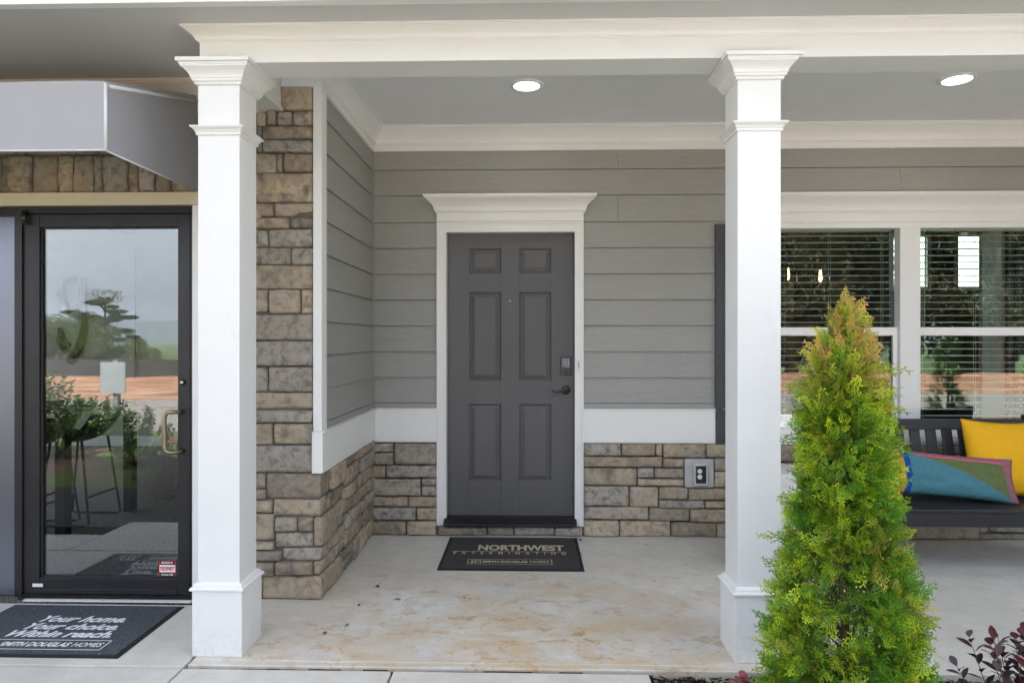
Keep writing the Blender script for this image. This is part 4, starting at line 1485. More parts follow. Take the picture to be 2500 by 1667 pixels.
# ------------------------------------------------------------------ awning
aw = empty('awning', (-2.6, 3.2, 2.2), 'grey canvas box awning over the glass door', 'awning')
ax1 = PX(256, 2.85); az1 = PZ(198, 2.85, 250); az0 = PZ(367, 2.85, 250)
zbk = 2.735
AXL = -5.2
def sag(x, z, k): return k * (noise.noise(Vector((x * 1.4, z * 1.4, 7.0))))
nx = 40
vs_ = []; fs = []
for i in range(nx + 1):
    x = AXL + (ax1 - AXL) * i / nx
    e = 0 if i == nx else 1
    vs_ += [(x, 2.85 + .004 * e * sag(x, 0, 1), az0 + (0)), (x, 2.85 + .010 * e * sag(x, 1, 1), (az0 + az1) / 2), (x, 2.85, az1 + e * .003 * sag(x, 2, 1)), (x, 3.25, (az1 + zbk) / 2 - .006 * e), (x, YP - .004, zbk)]
for i in range(nx):
    for q in range(4): fs.append((i * 5 + q, i * 5 + 5 + q, i * 5 + 6 + q, i * 5 + 1 + q))
mb = MB(); mb.add(vs_, fs, True)
o = mb.build('valance_and_top', AWN, aw)
so = o.modifiers.new('thick', 'SOLIDIFY'); so.thickness = .003
es = o.modifiers.new('edge', 'EDGE_SPLIT'); es.split_angle = R(35)
mb = MB(); mb.extrude([(2.852, az0 + .001), (YP - .004, az0 + .001), (YP - .004, zbk - .002), (2.852, az1 - .002)], 'x', ax1 - .004, ax1)
# extrude on 'x' gives (y,z) profile
mb.build('side_cheek', AWN, aw)
def pipe(path, r_=.006):
    mb = MB(); mb.tube(path, r_, 8); mb.build('piping', PIPE, aw)
pipe([(AXL, 2.848, az0), (ax1, 2.848, az0), (ax1 + .001, YP - .01, az0)], .0045)
pipe([(ax1 + .003, 2.850, az0), (ax1 + .003, 2.850, az1 - .01)], .007)
pipe([(ax1 + .003, 2.875, az1 - .014), (ax1 + .003, YP - .01, zbk - .034)], .0085)
mb = MB()
for zq in (az0 + .03,):
    mb.box(AXL, ax1 - .01, 2.865, 2.890, zq, zq + .025)
mb.build('frame_bar', BLACK, aw)

# ------------------------------------------------------------------ mats
MATG = carpet_mat('mat_grey_pile', (.030, .031, .033), (.085, .087, .09), 260, (.11, .085, .06))
MATD = carpet_mat('mat_charcoal_pile', (.018, .023, .029), (.15, .165, .185), 260)
RUB = simple('mat_rubber_edge', (.012, .012, .012), .7)
SAND = simple('mat_sand_lettering', (.52, .46, .34), .9, var=.15, scale=60)
MWHT = simple('mat_white_lettering', (.78, .80, .82), .9, var=.06, scale=60)
def mat_thing(name, x0, x1, y0, y1, z, pile, label, edge=.022):
    o = empty(name, ((x0 + x1) / 2, (y0 + y1) / 2, z), label, 'doormat')
    mb = MB()
    mb.loft_rect(x0 + edge, x1 - edge, y0 + edge, y1 - edge, [(edge, z + .0005), (edge, z + .003), (0.0, z + .006)])
    mb.build('rubber_edge', RUB, o)
    mb = MB()
    nx_, ny_ = 24, 16
    xs_ = [x0 + edge + (x1 - x0 - 2 * edge) * i / nx_ for i in range(nx_ + 1)]; ys_ = [y0 + edge + (y1 - y0 - 2 * edge) * j / ny_ for j in range(ny_ + 1)]
    mb.add([(x + noise.noise(Vector((x * 20, y * 20, 1))) * .001, y, z + .0095 + .0006 * noise.noise(Vector((x * 5, y * 5, 0)))) for y in ys_ for x in xs_], [(j * (nx_ + 1) + i, j * (nx_ + 1) + i + 1, (j + 1) * (nx_ + 1) + i + 1, (j + 1) * (nx_ + 1) + i) for j in range(ny_) for i in range(nx_)], True)
    mb.box(x0 + edge, x1 - edge, y0 + edge, y1 - edge, z + .004, z + .0085)
    mb.build('pile', pile, o)
    return o
# centre mat
m1 = mat_thing('doormat', -.568, .335, 4.16, 4.86, 0, MATG, 'dark grey doormat with tan lettering in front of the grey front door', .024)
ZT = .0112
def gpt(u_, v_, z=ZT):
    t_ = (CAM_Z - z) / ((v_ - 829.0) / F)
    du = (u_ - 1250.0) / F
    return (du * _c - _s) * t_, (du * _s + _c) * t_
def line_on(mb, pa, pb, w, z=ZT):
    a = Vector(pa); b = Vector(pb); d_ = (b - a).normalized(); n_ = Vector((-d_.y, d_.x)) * w / 2
    a -= d_ * w / 2; b += d_ * w / 2
    mb.add([(a.x - n_.x, a.y - n_.y, z), (b.x - n_.x, b.y - n_.y, z), (b.x + n_.x, b.y + n_.y, z), (a.x + n_.x, a.y + n_.y, z)], [(0, 1, 2, 3)])
k = 380 / 2352.0
def q(x, y): return gpt(1060 + k * x, 1280 + k * y)
mb = MB()
a = q(655, 390); b = q(1965, 390); top = q(1300, 316)
text_fit(mb, 'NORTHWEST', a[0], b[0], (top[1] - a[1]) * 1.36, lambda x, y, z: (x, (a[1] + top[1]) / 2 + y, ZT), (top[1] - a[1]) * .055)
mb.build('lettering', SAND, m1)
mb = MB(); line_on(mb, q(285, 402), (q(1990, 402)[0], q(285, 402)[1]), .007); mb.build('rule', SAND, m1)
mb = MB(); a2 = q(285, 445); b2 = q(1990, 445); t2 = q(1300, 417)
text_fit(mb, 'EXTERMINATING', a2[0], b2[0], (t2[1] - a2[1]) * 1.36, lambda x, y, z: (x, (a2[1] + t2[1]) / 2 + y, ZT), .0009, 0, 2.6)
mb.build('lettering', SAND, m1)
mb = MB(); p0, p1, p2, p3 = q(498, 598), q(1780, 600), q(1765, 527), q(515, 527)
X0_, X1_, Y0_, Y1_ = p0[0], p1[0], (p0[1] + p1[1]) / 2, (p2[1] + p3[1]) / 2
for pa, pb in (((X0_, Y0_), (X1_, Y0_)), ((X1_, Y0_), (X1_, Y1_)), ((X1_, Y1_), (X0_, Y1_)), ((X0_, Y1_), (X0_, Y0_)), ((q(700, 560)[0], Y0_), (q(700, 560)[0], Y1_))): line_on(mb, pa, pb, .0045)
mb.build('box_rule', SAND, m1)
mb = MB(); h_ = (Y1_ - Y0_)
text_fit(mb, 'SMITH DOUGLAS', q(730, 565)[0], q(1410, 565)[0], h_ * .52, lambda x, y, z: (x, (Y0_ + Y1_) / 2 + y, ZT), .0022)
text_fit(mb, 'HOMES', q(1450, 565)[0], q(1735, 565)[0], h_ * .52, lambda x, y, z: (x, (Y0_ + Y1_) / 2 + y, ZT), .0006)
mb.build('lettering', SAND, m1)
mb = MB()
xa, xb = q(515, 565)[0] + .008, q(700, 565)[0] - .008
text_fit(mb, 'S', xa, xa + (xb - xa) * .46, h_ * 1.05, lambda x, y, z: (x, (Y0_ + Y1_) / 2 + y, ZT), .001, .3)
text_fit(mb, 'D', xa + (xb - xa) * .50, xb, h_ * 1.0, lambda x, y, z: (x, (Y0_ + Y1_) / 2 + y, ZT), .001, .3)
line_on(mb, (xa + (xb - xa) * .30, Y0_ + .010), (xa + (xb - xa) * .62, Y1_ - .010), .004)
mb.build('monogram', SAND, m1)

# left mat
ZL = -.006
m2 = mat_thing('doormat', -2.745, -1.828, 2.985, 3.575, ZL, MATD, 'charcoal doormat with white slogan in front of the glass door', .022)
k = 480 / 2352.0
ZT2 = ZL + .0112
def q2(x, y): return gpt(k * x, 1470 + k * y, ZT2)
mb = MB()
for body, xa_, xb_, yb_, yt_ in (('Your home.', 448, 1482, 232, 160), ('Your choice.', 262, 1392, 320, 250), ('Within reach.', 40, 1318, 410, 338)):
    A = q2(xa_, yb_); B_ = q2(xb_, yb_); Tq = q2(600, yt_)
    hh = Tq[1] - A[1]
    text_fit(mb, body, A[0], B_[0], hh * 1.36, lambda x, y, z: (x, A[1] + hh * .5 + y, ZT2), hh * .045, .38)
mb.build('lettering', MWHT, m2)
mb = MB()
bl_, br_ = (-2.655, q2(1180, 567)[1]), q2(1190, 567)
tr_ = q2(1330, 455)
Y0_, Y1_ = br_[1], tr_[1]
X1_ = (br_[0] + tr_[0]) / 2
for pa, pb in (((-2.655, Y0_), (X1_, Y0_)), ((X1_, Y0_), (X1_, Y1_)), ((X1_, Y1_), (-2.655, Y1_)), ((-2.655, Y1_), (-2.655, Y0_)), ((-2.535, Y0_), (-2.535, Y1_))): line_on(mb, pa, pb, .005, ZT2)
mb.build('box_rule', MWHT, m2)
mb = MB(); h_ = Y1_ - Y0_
xs_a = q2(-45, 520)[0]
text_fit(mb, 'SMITH DOUGLAS', xs_a, q2(810, 520)[0], h_ * .60, lambda x, y, z: (x, (Y0_ + Y1_) / 2 + y, ZT2), .0022, .15)
text_fit(mb, 'HOMES', q2(850, 520)[0], q2(1205, 520)[0], h_ * .60, lambda x, y, z: (x, (Y0_ + Y1_) / 2 + y, ZT2), .0008, .15)
mb.build('lettering', MWHT, m2)
mb = MB()
text_fit(mb, 'S', -2.645, -2.60, h_ * .95, lambda x, y, z: (x, (Y0_ + Y1_) / 2 + y, ZT2), .001, .3)
text_fit(mb, 'D', -2.595, -2.545, h_ * .95, lambda x, y, z: (x, (Y0_ + Y1_) / 2 + y, ZT2), .001, .3)
mb.build('monogram', MWHT, m2)

# ------------------------------------------------------------------ bench
be = empty('porch_bench', (2.74, 4.4, 0), 'black slatted wooden bench under the twin window', 'bench')
BX0, BX1 = 2.12, 3.37
SZ = .400
def rake(z): return 4.56 + (z - SZ) * .22       # lean of the back
for j in range(5):
    mb = MB(); y0 = 4.122 + j * .088
    mb.box(BX0, BX1, y0, y0 + .082, SZ - .020, SZ - .001 * j); mb.build('seat_slat', BENCH, be, .004)
mb = MB(); mb.box(BX0 + .005, BX1 - .005, 4.130, 4.155, SZ - .105, SZ - .0215); ap = mb.build('front_apron', BENCH, be, .003)
for u_ in (2050 + .2551 * 820, 2050 + .2551 * 1583):
    for v_ in (980 + .2551 * 1045, 980 + .2551 * 1097):
        x_, z_ = P(u_, v_, 4.13)
        mb = MB(); mb.disc_lathe((x_, 4.131, z_), [(.005, 0), (.005, -.002), (.0025, -.003)], 12, 'y'); mb.build('bolt', BLACK2, ap)
ztop, zbt = PZ(1023, rake(.86), 2300), PZ(1049, rake(.8), 2300)
def slanted(mb, x0, x1, z0, z1, th):
    mb.add([(x0, rake(z0), z0), (x1, rake(z0), z0), (x1, rake(z0) + th, z0), (x0, rake(z0) + th, z0), (x0, rake(z1), z1), (x1, rake(z1), z1), (x1, rake(z1) + th, z1), (x0, rake(z1) + th, z1)],
           [(0, 3, 2, 1), (4, 5, 6, 7), (0, 1, 5, 4), (1, 2, 6, 5), (2, 3, 7, 6), (3, 0, 4, 7)])
mb = MB(); slanted(mb, BX0, BX1 - .05, zbt, ztop, .03); mb.build('top_rail', BENCH, be, .004)
mb = MB(); slanted(mb, BX0, BX1 - .05, SZ + .015, SZ + .06, .03); mb.build('lower_rail', BENCH, be, .004)
xsl = PX(2050 + .2551 * 530, rake(.75)); pitch = (PX(2050 + .2551 * 995, rake(.75)) - xsl) / 3.0
i = -3
while xsl + i * pitch < BX1 - .1:
    x_ = xsl + i * pitch
    i += 1
    if x_ < BX0 + .02: continue
    mb = MB(); mb.add([], [])
    z0, z1_ = SZ + .06, zbt
    slanted(mb, x_, x_ + pitch * .62, z0, z1_, .018)
    o = mb.build('back_slat', BENCH, be, .003)
    o.location.y += .006
for xq in (BX0 - .01, BX1 - .05):
    mb = MB(); slanted(mb, xq, xq + .05, .0, ztop + .03, .045)
    o = mb.build('rear_leg', BENCH, be, .010, 3); o.location.y -= .003
    mb = MB(); mb.box(xq + .0, xq + .05, 4.128, 4.178, 0, .62); mb.build('front_leg', BENCH, be, .004)
    mb = MB(); mb.box(xq - .012, xq + .062, 4.10, 4.63, .6205, .645); mb.build('armrest', BENCH, be, .008, 3)

# ------------------------------------------------------------------ cushions
def cushion_mesh(W, H, T, seed_, n=44, m=30):
    v = []; f = []; uv = []
    rows_ = []
    for side in (1, -1):
        for j in range(m + 1):
            for i in range(n + 1):
                s_ = -1 + 2 * i / n; t_ = -1 + 2 * j / m
                x = s_ * W / 2 * (1 - .055 * (1 - t_ * t_) ** 1.0)
                z = t_ * H / 2 * (1 - .085 * (1 - s_ * s_) ** 1.0)
                pf = max(0, (1 - abs(s_) ** 2.6)) ** .55 * max(0, (1 - abs(t_) ** 2.6)) ** .55
                wr = noise.noise(Vector((s_ * 3 + seed_, t_ * 3, 0))) * .16 + noise.noise(Vector((s_ * 9 + t_ * 5 + seed_, t_ * 6, 4))) * .045
                cr = max(abs(s_), abs(t_))
                wr += noise.noise(Vector((math.atan2(t_, s_) * 7, seed_, cr * 1.5))) * .26 * cr ** 3
                y = -side * T / 2 * pf * (1 + wr)
                v.append((x, y, z)); uv.append((i / n, j / m))
    k_ = (n + 1) * (m + 1)
    for j in range(m):
        for i in range(n):
            q_ = (j * (n + 1) + i, j * (n + 1) + i + 1, (j + 1) * (n + 1) + i + 1, (j + 1) * (n + 1) + i)
            f.append(q_); f.append(tuple(k_ + a for a in reversed(q_)))
    return v, f, uv

def cushion(name, W, H, T, loc, rot, mat, label, seed_):
    v, f, uv = cushion_mesh(W, H, T, seed_)
    me = bpy.data.meshes.new(name); me.from_pydata(v, [], f); smooth_all(me)
    ul = me.uv_layers.new(name='UVMap')
    for lp in me.loops: ul.data[lp.index].uv = uv[lp.vertex_index]
    me.materials.append(mat)
    import bmesh
    bm = bmesh.new(); bm.from_mesh(me); bmesh.ops.remove_doubles(bm, verts=bm.verts, dist=.0004); bmesh.ops.recalc_face_normals(bm, faces=bm.faces); bm.to_mesh(me); bm.free()
    o = bpy.data.objects.new(name, me); col.objects.link(o)
    o.location = loc; o.rotation_euler = rot
    tag(o, label, 'cushion')
    return o
YEL = fabric('mustard_linen', (.80, .44, .02), 500)
cushion('cushion', .56, .50, .17, (3.075, 4.475, .645), (R(-15), R(2.5), R(4)), YEL, 'plain mustard yellow square cushion leaning on the bench back', 5.0)

t = NT('patchwork_cushion')
tc = t.n('ShaderNodeTexCoord'); sp = t.n('ShaderNodeSeparateXYZ'); t.l(tc.outputs['UV'], sp.inputs[0])
U_, V_ = sp.outputs[0], sp.outputs[1]
a = t.noise(t.coord((1, .12, .12)), 520, 2); b = t.noise(t.coord((.12, .12, 1)), 520, 2)
w = t.math('ADD', t.math('MULTIPLY', a, .5), t.math('MULTIPLY', b, .5))
wr_ = t.ramp(w, [(.35, (.70, .70, .70)), (.65, (1.18, 1.18, 1.18))])
colr = t.mix(0.0, (.075, .215, .265), (.075, .215, .265))
# upper right half green: v > line from (.14,.97) to (.97,.02)
diag = t.math('ADD', V_, t.math('MULTIPLY', U_, 1.10))
isg = t.math('GREATER_THAN', t.math('ADD', diag, t.math('MULTIPLY', t.math('SINE', t.math('MULTIPLY', U_, 3.14)), -.10)), 1.065)
colr = t.mix(isg, colr, (.125, .165, .065))
top_ = t.math('GREATER_THAN', t.math('ADD', V_, t.math('MULTIPLY', U_, .06)), .905)
rt = t.math('GREATER_THAN', t.math('ADD', U_, t.math('MULTIPLY', V_, .03)), .925)
mv = t.math('MULTIPLY', t.math('MAXIMUM', top_, rt), isg)
colr = t.mix(mv, colr, (.30, .13, .16))
l1 = t.math('MULTIPLY', t.math('LESS_THAN', t.math('ABSOLUTE', t.math('SUBTRACT', t.math('ADD', V_, t.math('MULTIPLY', U_, .06)), .905)), .016), isg)
l1 = t.math('MULTIPLY', l1, t.math('LESS_THAN', U_, .90))
colr = t.mix(l1, colr, (.80, .09, .26))
colr = t.mix(t.math('LESS_THAN', U_, .145), colr, (.015, .085, .30))
colr = t.mix(t.math('LESS_THAN', U_, .100), colr, (.50, .31, .055))
edge = t.math('MULTIPLY', t.math('GREATER_THAN', V_, .985), 1.0)
colr = t.mix(edge, colr, (.75, .73, .70))
colr = t.mix(1.0, colr, wr_, 'MULTIPLY')
PATCH = t.done(t.principled(colr, .92, 0, t.bump(w, .35, .002), .12))
pa = P(2187, 1200, 4.30); pb = P(2470, 1230, 4.30)
cushion('cushion', .765, .285, .13, ((pa[0] + pb[0]) / 2 + .008, 4.335, SZ + .160), (R(-24), R(4.6), R(-4)), PATCH, 'long patchwork cushion in teal green gold and mauve on the bench seat', 11.0)

# ------------------------------------------------------------------ draped side table between column and evergreen
dt = empty('side_table', (1.52, 4.28, 0), 'small round side table under a pale cloth behind the right column', 'side table')
mb = MB(); n = 72
rows_ = []
for (h_, r_, fold) in ((.612, .02, 0), (.614, .19, 0), (.608, .205, 0), (.56, .213, .003), (.40, .222, .014), (.2, .232, .022), (.015, .245, .028)):
    rows_.append([(1.52 + (r_ + fold * sin(q_ * 2 * pi / n * 13 + h_ * 2)) * cos(q_ * 2 * pi / n), 4.28 + (r_ + fold * sin(q_ * 2 * pi / n * 13 + h_ * 2)) * sin(q_ * 2 * pi / n), h_) for q_ in range(n)])
vs_ = [p for r_ in rows_ for p in r_]
fs = [(j * n + q_, j * n + (q_ + 1) % n, (j + 1) * n + (q_ + 1) % n, (j + 1) * n + q_) for j in range(len(rows_) - 1) for q_ in range(n)]
fs.append(tuple(range(n)))
mb.add(vs_, fs, True); mb.build('cloth', fabric('white_cloth', (.66, .65, .62), 300), dt)
mb = MB(); mb.disc_lathe((1.52, 4.28, 0), [(.19, .59), (.19, .606)], 30); mb.build('tabletop', BENCH, dt)

# ------------------------------------------------------------------ arborvitae
import numpy as np
FOL = foliage_mat('arborvitae_scale_leaves', transl=.30, rough=.55)
BARK = simple('brown_bark', (.11, .07, .045), .9, var=.4, scale=20, bump=.6, bscale=60, stretch=(1, 1, .3))

def spray_template(rg, L=.105, lat=9):
    """flat fan of scale-leaf branchlets in the xy plane, pointing along +y. returns quads (n,4,3) and tip factor (n,4)"""
    Q = []; T = []
    def ribbon(p, d, l, w, t0, t1, bend=0.0):
        n_ = Vector((-d.y, d.x, 0))
        e = p + d * l + n_ * bend * l
        Q.append([(p - n_ * w * .5)[:], (p + n_ * w * .5)[:], (e + n_ * w * .42)[:], (e - n_ * w * .42)[:]])
        T.append([t0, t0, t1, t1])
        return e
    segs = 4
    p = Vector((0, 0, 0)); d = Vector((0, 1, 0)); pts = [p.copy()]
    bend = rg.uniform(-.12, .12)
    for i in range(segs):
        d = (Matrix.Rotation(bend * .5, 3, 'Z') @ d).normalized()
        p2 = ribbon(p, d, L / segs, .0038 - .0005 * i, .25 + .75 * i / segs - .1, .25 + .75 * (i + 1) / segs - .1)
        p = p2; pts.append(p.copy())
    for k_ in range(lat):
        f_ = .10 + .86 * k_ / (lat - 1)
        i = min(segs - 1, int(f_ * segs)); q_ = pts[i].lerp(pts[i + 1], f_ * segs - i)
        dd = (pts[i + 1] - pts[i]).normalized()
        side = 1 if k_ % 2 else -1
        ang = side * (.62 + rg.uniform(-.12, .12))
        ld = Matrix.Rotation(ang, 3, 'Z') @ dd
        ll = L * (.46 * (1 - f_) + .10) * rg.uniform(.75, 1.2)
        q_.z += rg.uniform(-.001, .001)
        ld.z = rg.uniform(-.12, .12)
        a0 = .15 + .5 * f_
        mid = ribbon(q_, ld, ll * .55, .0036, a0, a0 + .2)
        end = ribbon(mid, (Matrix.Rotation(-side * .18, 3, 'Z') @ ld), ll * .45, .0034, a0 + .2, 1.0)
        ns = max(1, int(ll / .0125))
        for s_ in range(ns):
            g_ = (s_ + .6) / ns
            bp = q_.lerp(end, g_)
            for sd in (1, -1):
                if rg.random() < .18: continue
                sd_ = (Matrix.Rotation(sd * .68, 3, 'Z') @ ld)
                sl = .0150 * (1.15 - .6 * g_) * rg.uniform(.7, 1.3)
                ribbon(bp, sd_, sl, .0033, a0 + .15, 1.0)
    return np.array(Q, dtype=np.float32), np.array(T, dtype=np.float32)

rg = random.Random(77)
TEMPL = [spray_template(rg) for _ in range(10)]

PROF = [(1.62, .004), (1.57, .040), (1.50, .085), (1.44, .112), (1.30, .150), (1.144, .188), (.988, .200), (.83, .222), (.753, .240), (.597, .285), (.44, .302), (.284, .322), (.12, .325), (.0, .29)]
def prof_r(z):
    return max(.014, prof_raw(z) - .066 - (.030 if .60 < z < 1.12 else .010 if z < 1.25 else 0))
def prof_raw(z):
    for (z1_, r1), (z0, r0) in zip(PROF, PROF[1:]):
        if z >= z0: return r0 + (r1 - r0) * (z - z0) / (z1_ - z0)
    return .28

def conifer(name, cx, cy, label, nspray, seed_, H=1.53, orange=True, cone=True):
    rg = random.Random(seed_)
    root = empty(name, (cx, cy, -.05), label, 'evergreen tree', 'conical evergreens in the mulch bed')
    mb = MB()
    mb.tube([(cx, cy, -.06), (cx + .005, cy, .5), (cx - .008, cy + .004, 1.0), (cx + .004, cy, H - .15)], [.018, .014, .009, .003], 10)
    mb.build('trunk', BARK, root)
    mb = MB()
    mb.tube([(cx + .03, cy - .02, -.06), (cx + .06, cy - .03, .5), (cx + .05, cy - .01, .95), (cx + .07, cy, H - .35)], [.015, .013, .008, .003], 8)
    mb.build('trunk', BARK, root)
    VV = []; CC = []
    # clumps: boughs rising from the trunk, each carrying a tuft of sprays
    boughs = []
    mbb = MB()
    nb = int(nspray / 11)
    for b_ in range(nb):
        f_ = rg.random() ** 1.2
        z = .02 + (H - .06) * f_
        an = rg.uniform(0, 2 * pi)
        rr = prof_r(z * 1.60 / H)
        lump = 1 + .20 * noise.noise(Vector((cos(an) * 2.2, sin(an) * 2.2, z * 5 + seed_)))
        rad = rr * lump
        tip = Vector((cx + cos(an) * rad, cy + sin(an) * rad, z))
        zb = max(.02, z - rad * rg.uniform(.5, 1.1))
        start = Vector((cx, cy, zb))
        if b_ % 3 == 0: mbb.tube([start, start.lerp(tip, .5) - Vector((0, 0, .012)), start.lerp(tip, .93)], [.0035, .0025, .0012], 5, False)
        warm = 0.0
        if orange and z > 1.20:
            warm = (rg.random() ** .7) * min(1, (z - 1.16) / .12) * (1.0 if rg.random() < .72 else .15)
        elif rg.random() < .04: warm = .4
        yel = rg.random() ** 1.4
        dep_b = rg.uniform(.0, 1.0)
        for s_ in range(11):
            q_ = rg.random() ** .55
            pos = start.lerp(tip, .38 + .60 * q_)
            pos += Vector((rg.gauss(0, .016), rg.gauss(0, .016), rg.gauss(0, .024)))
            outw = Vector((cos(an), sin(an), 0))
            upk = rg.uniform(.25, 1.3) + (1.5 if z > H - .22 else 0)
            dirv = (outw * rg.uniform(.2, .8) + Vector((rg.gauss(0, .35), rg.gauss(0, .35), upk * .9 + rg.gauss(0, .3)))).normalized()
            if rg.random() < .22: dirv.z -= .9; dirv.normalize()
            rnd = Vector((rg.gauss(0, 1), rg.gauss(0, 1), rg.gauss(0, 1)))
            nrm = dirv.cross(rnd).normalized()
            side = nrm.cross(dirv).normalized() * 1.0
            M = np.array([side[:], dirv[:], nrm[:]], dtype=np.float32)
            Q, T = TEMPL[rg.randrange(len(TEMPL))]
            sc = rg.uniform(.55, 1.0) * (0.8 if z > H - .2 else 1.0)
            pts = (Q.reshape(-1, 3) * sc)
            pts = pts.copy(); pts[:, 2] -= (pts[:, 1] ** 2) * rg.uniform(-2.5, 4.0)
            # keep within the outline
            wpts = pts @ M + np.array(pos[:], dtype=np.float32)
            VV.append(wpts)
            T_ = T.reshape(-1)
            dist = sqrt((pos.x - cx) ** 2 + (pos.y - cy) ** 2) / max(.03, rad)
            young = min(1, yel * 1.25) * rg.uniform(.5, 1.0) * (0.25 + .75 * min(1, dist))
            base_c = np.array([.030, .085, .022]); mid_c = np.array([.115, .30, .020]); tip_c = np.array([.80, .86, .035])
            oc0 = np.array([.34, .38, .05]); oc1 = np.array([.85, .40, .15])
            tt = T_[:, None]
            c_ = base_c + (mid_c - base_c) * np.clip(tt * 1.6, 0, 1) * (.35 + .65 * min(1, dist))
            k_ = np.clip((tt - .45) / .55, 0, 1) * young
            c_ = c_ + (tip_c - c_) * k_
            if warm > 0:
                w_ = min(1, warm * rg.uniform(.7, 1.3))
                c_ = c_ * (1 - w_) + (oc0 + (oc1 - oc0) * np.clip(tt * 1.3 - .3, 0, 1)) * w_
            c_ = c_ * rg.uniform(.82, 1.15)
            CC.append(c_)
    o = mbb.build('branch', BARK, root); o['kind'] = 'stuff'
    V = np.concatenate(VV) - np.array([cx, cy, -.05], dtype=np.float32)
    C = np.concatenate(CC)
    n_ = len(V)
    me = bpy.data.meshes.new('crown')
    me.vertices.add(n_); me.vertices.foreach_set('co', V.astype(np.float32).ravel())
    me.loops.add(n_); me.loops.foreach_set('vertex_index', np.arange(n_, dtype=np.int32))
    me.polygons.add(n_ // 4)
    me.polygons.foreach_set('loop_start', np.arange(0, n_, 4, dtype=np.int32))
    me.polygons.foreach_set('loop_total', np.full(n_ // 4, 4, dtype=np.int32))
    me.update()
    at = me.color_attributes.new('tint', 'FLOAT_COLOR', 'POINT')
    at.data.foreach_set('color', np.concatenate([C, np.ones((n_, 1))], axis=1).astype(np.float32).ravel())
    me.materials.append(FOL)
    oc = bpy.data.objects.new('crown', me); col.objects.link(oc); oc.parent = root
    oc['kind'] = 'stuff'
    if cone:      # small pale seed cones
        mb = MB()
        for _ in range(150):
            z = rg.uniform(.1, 1.1); an = rg.uniform(pi, 2 * pi); rad = prof_r(z) * rg.uniform(.82, .98)
            c_ = (cx + cos(an) * rad, cy + sin(an) * rad, z); r_ = rg.uniform(.0025, .0042)
            mb.disc_lathe(c_, [(r_ * .3, -r_ * 1.3), (r_, -r_ * .3), (r_ * .85, r_ * .7), (r_ * .2, r_ * 1.4)], 7)
        oo = mb.build('seed_cone', simple('seed_cone_green', (.34, .40, .12), .6, var=.2, scale=40), root); oo['kind'] = 'stuff'
    return root

TY = 2.42
txc = PX(2060, TY)
conifer('arborvitae', txc, TY, 'bright green conical evergreen with a browned tip in front of the bench', 5000, 9)
conifer('arborvitae', 4.6, 2.35, 'second conical evergreen farther along the bed mirrored in the window', 900, 21, orange=False, cone=False)

# ------------------------------------------------------------------ leafy shrubs
def leaf_mesh(mb_v, mb_f, mb_c, pos, d, n_, L, W, c1, fold=.25):
    d = d.normalized(); s_ = d.cross(n_).normalized(); n2 = s_.cross(d)
    pts = [(0, 0), (.18, .30), (.42, .5), (.66, .44), (.86, .22), (1.0, 0)]
    idx = len(mb_v)
    mid = []
    for t_, w_ in pts:
        mb_v.append(pos + d * L * t_ - n2 * (t_ - .5) ** 2 * L * .25 ); mb_c.append(c1)
    for t_, w_ in pts[1:-1]:
        mb_v.append(pos + d * L * t_ + s_ * W * w_ + n2 * (fold * W * w_ - (t_ - .5) ** 2 * L * .25)); mb_c.append(c1)
    for t_, w_ in pts[1:-1]:
        mb_v.append(pos + d * L * t_ - s_ * W * w_ + n2 * (fold * W * w_ - (t_ - .5) ** 2 * L * .25)); mb_c.append(c1)
    L_ = [idx + 6 + i for i in range(4)]; Rr = [idx + 10 + i for i in range(4)]
    m = [idx + i for i in range(6)]
    mb_f.append((m[0], m[1], L_[0])); mb_f.append((m[0], Rr[0], m[1]))
    for i in range(3):
        mb_f.append((m[i + 1], m[i + 2], L_[i + 1], L_[i])); mb_f.append((m[i + 1], Rr[i], Rr[i + 1], m[i + 2]))
    mb_f.append((m[4], m[5], L_[3])); mb_f.append((m[4], Rr[3], m[5]))

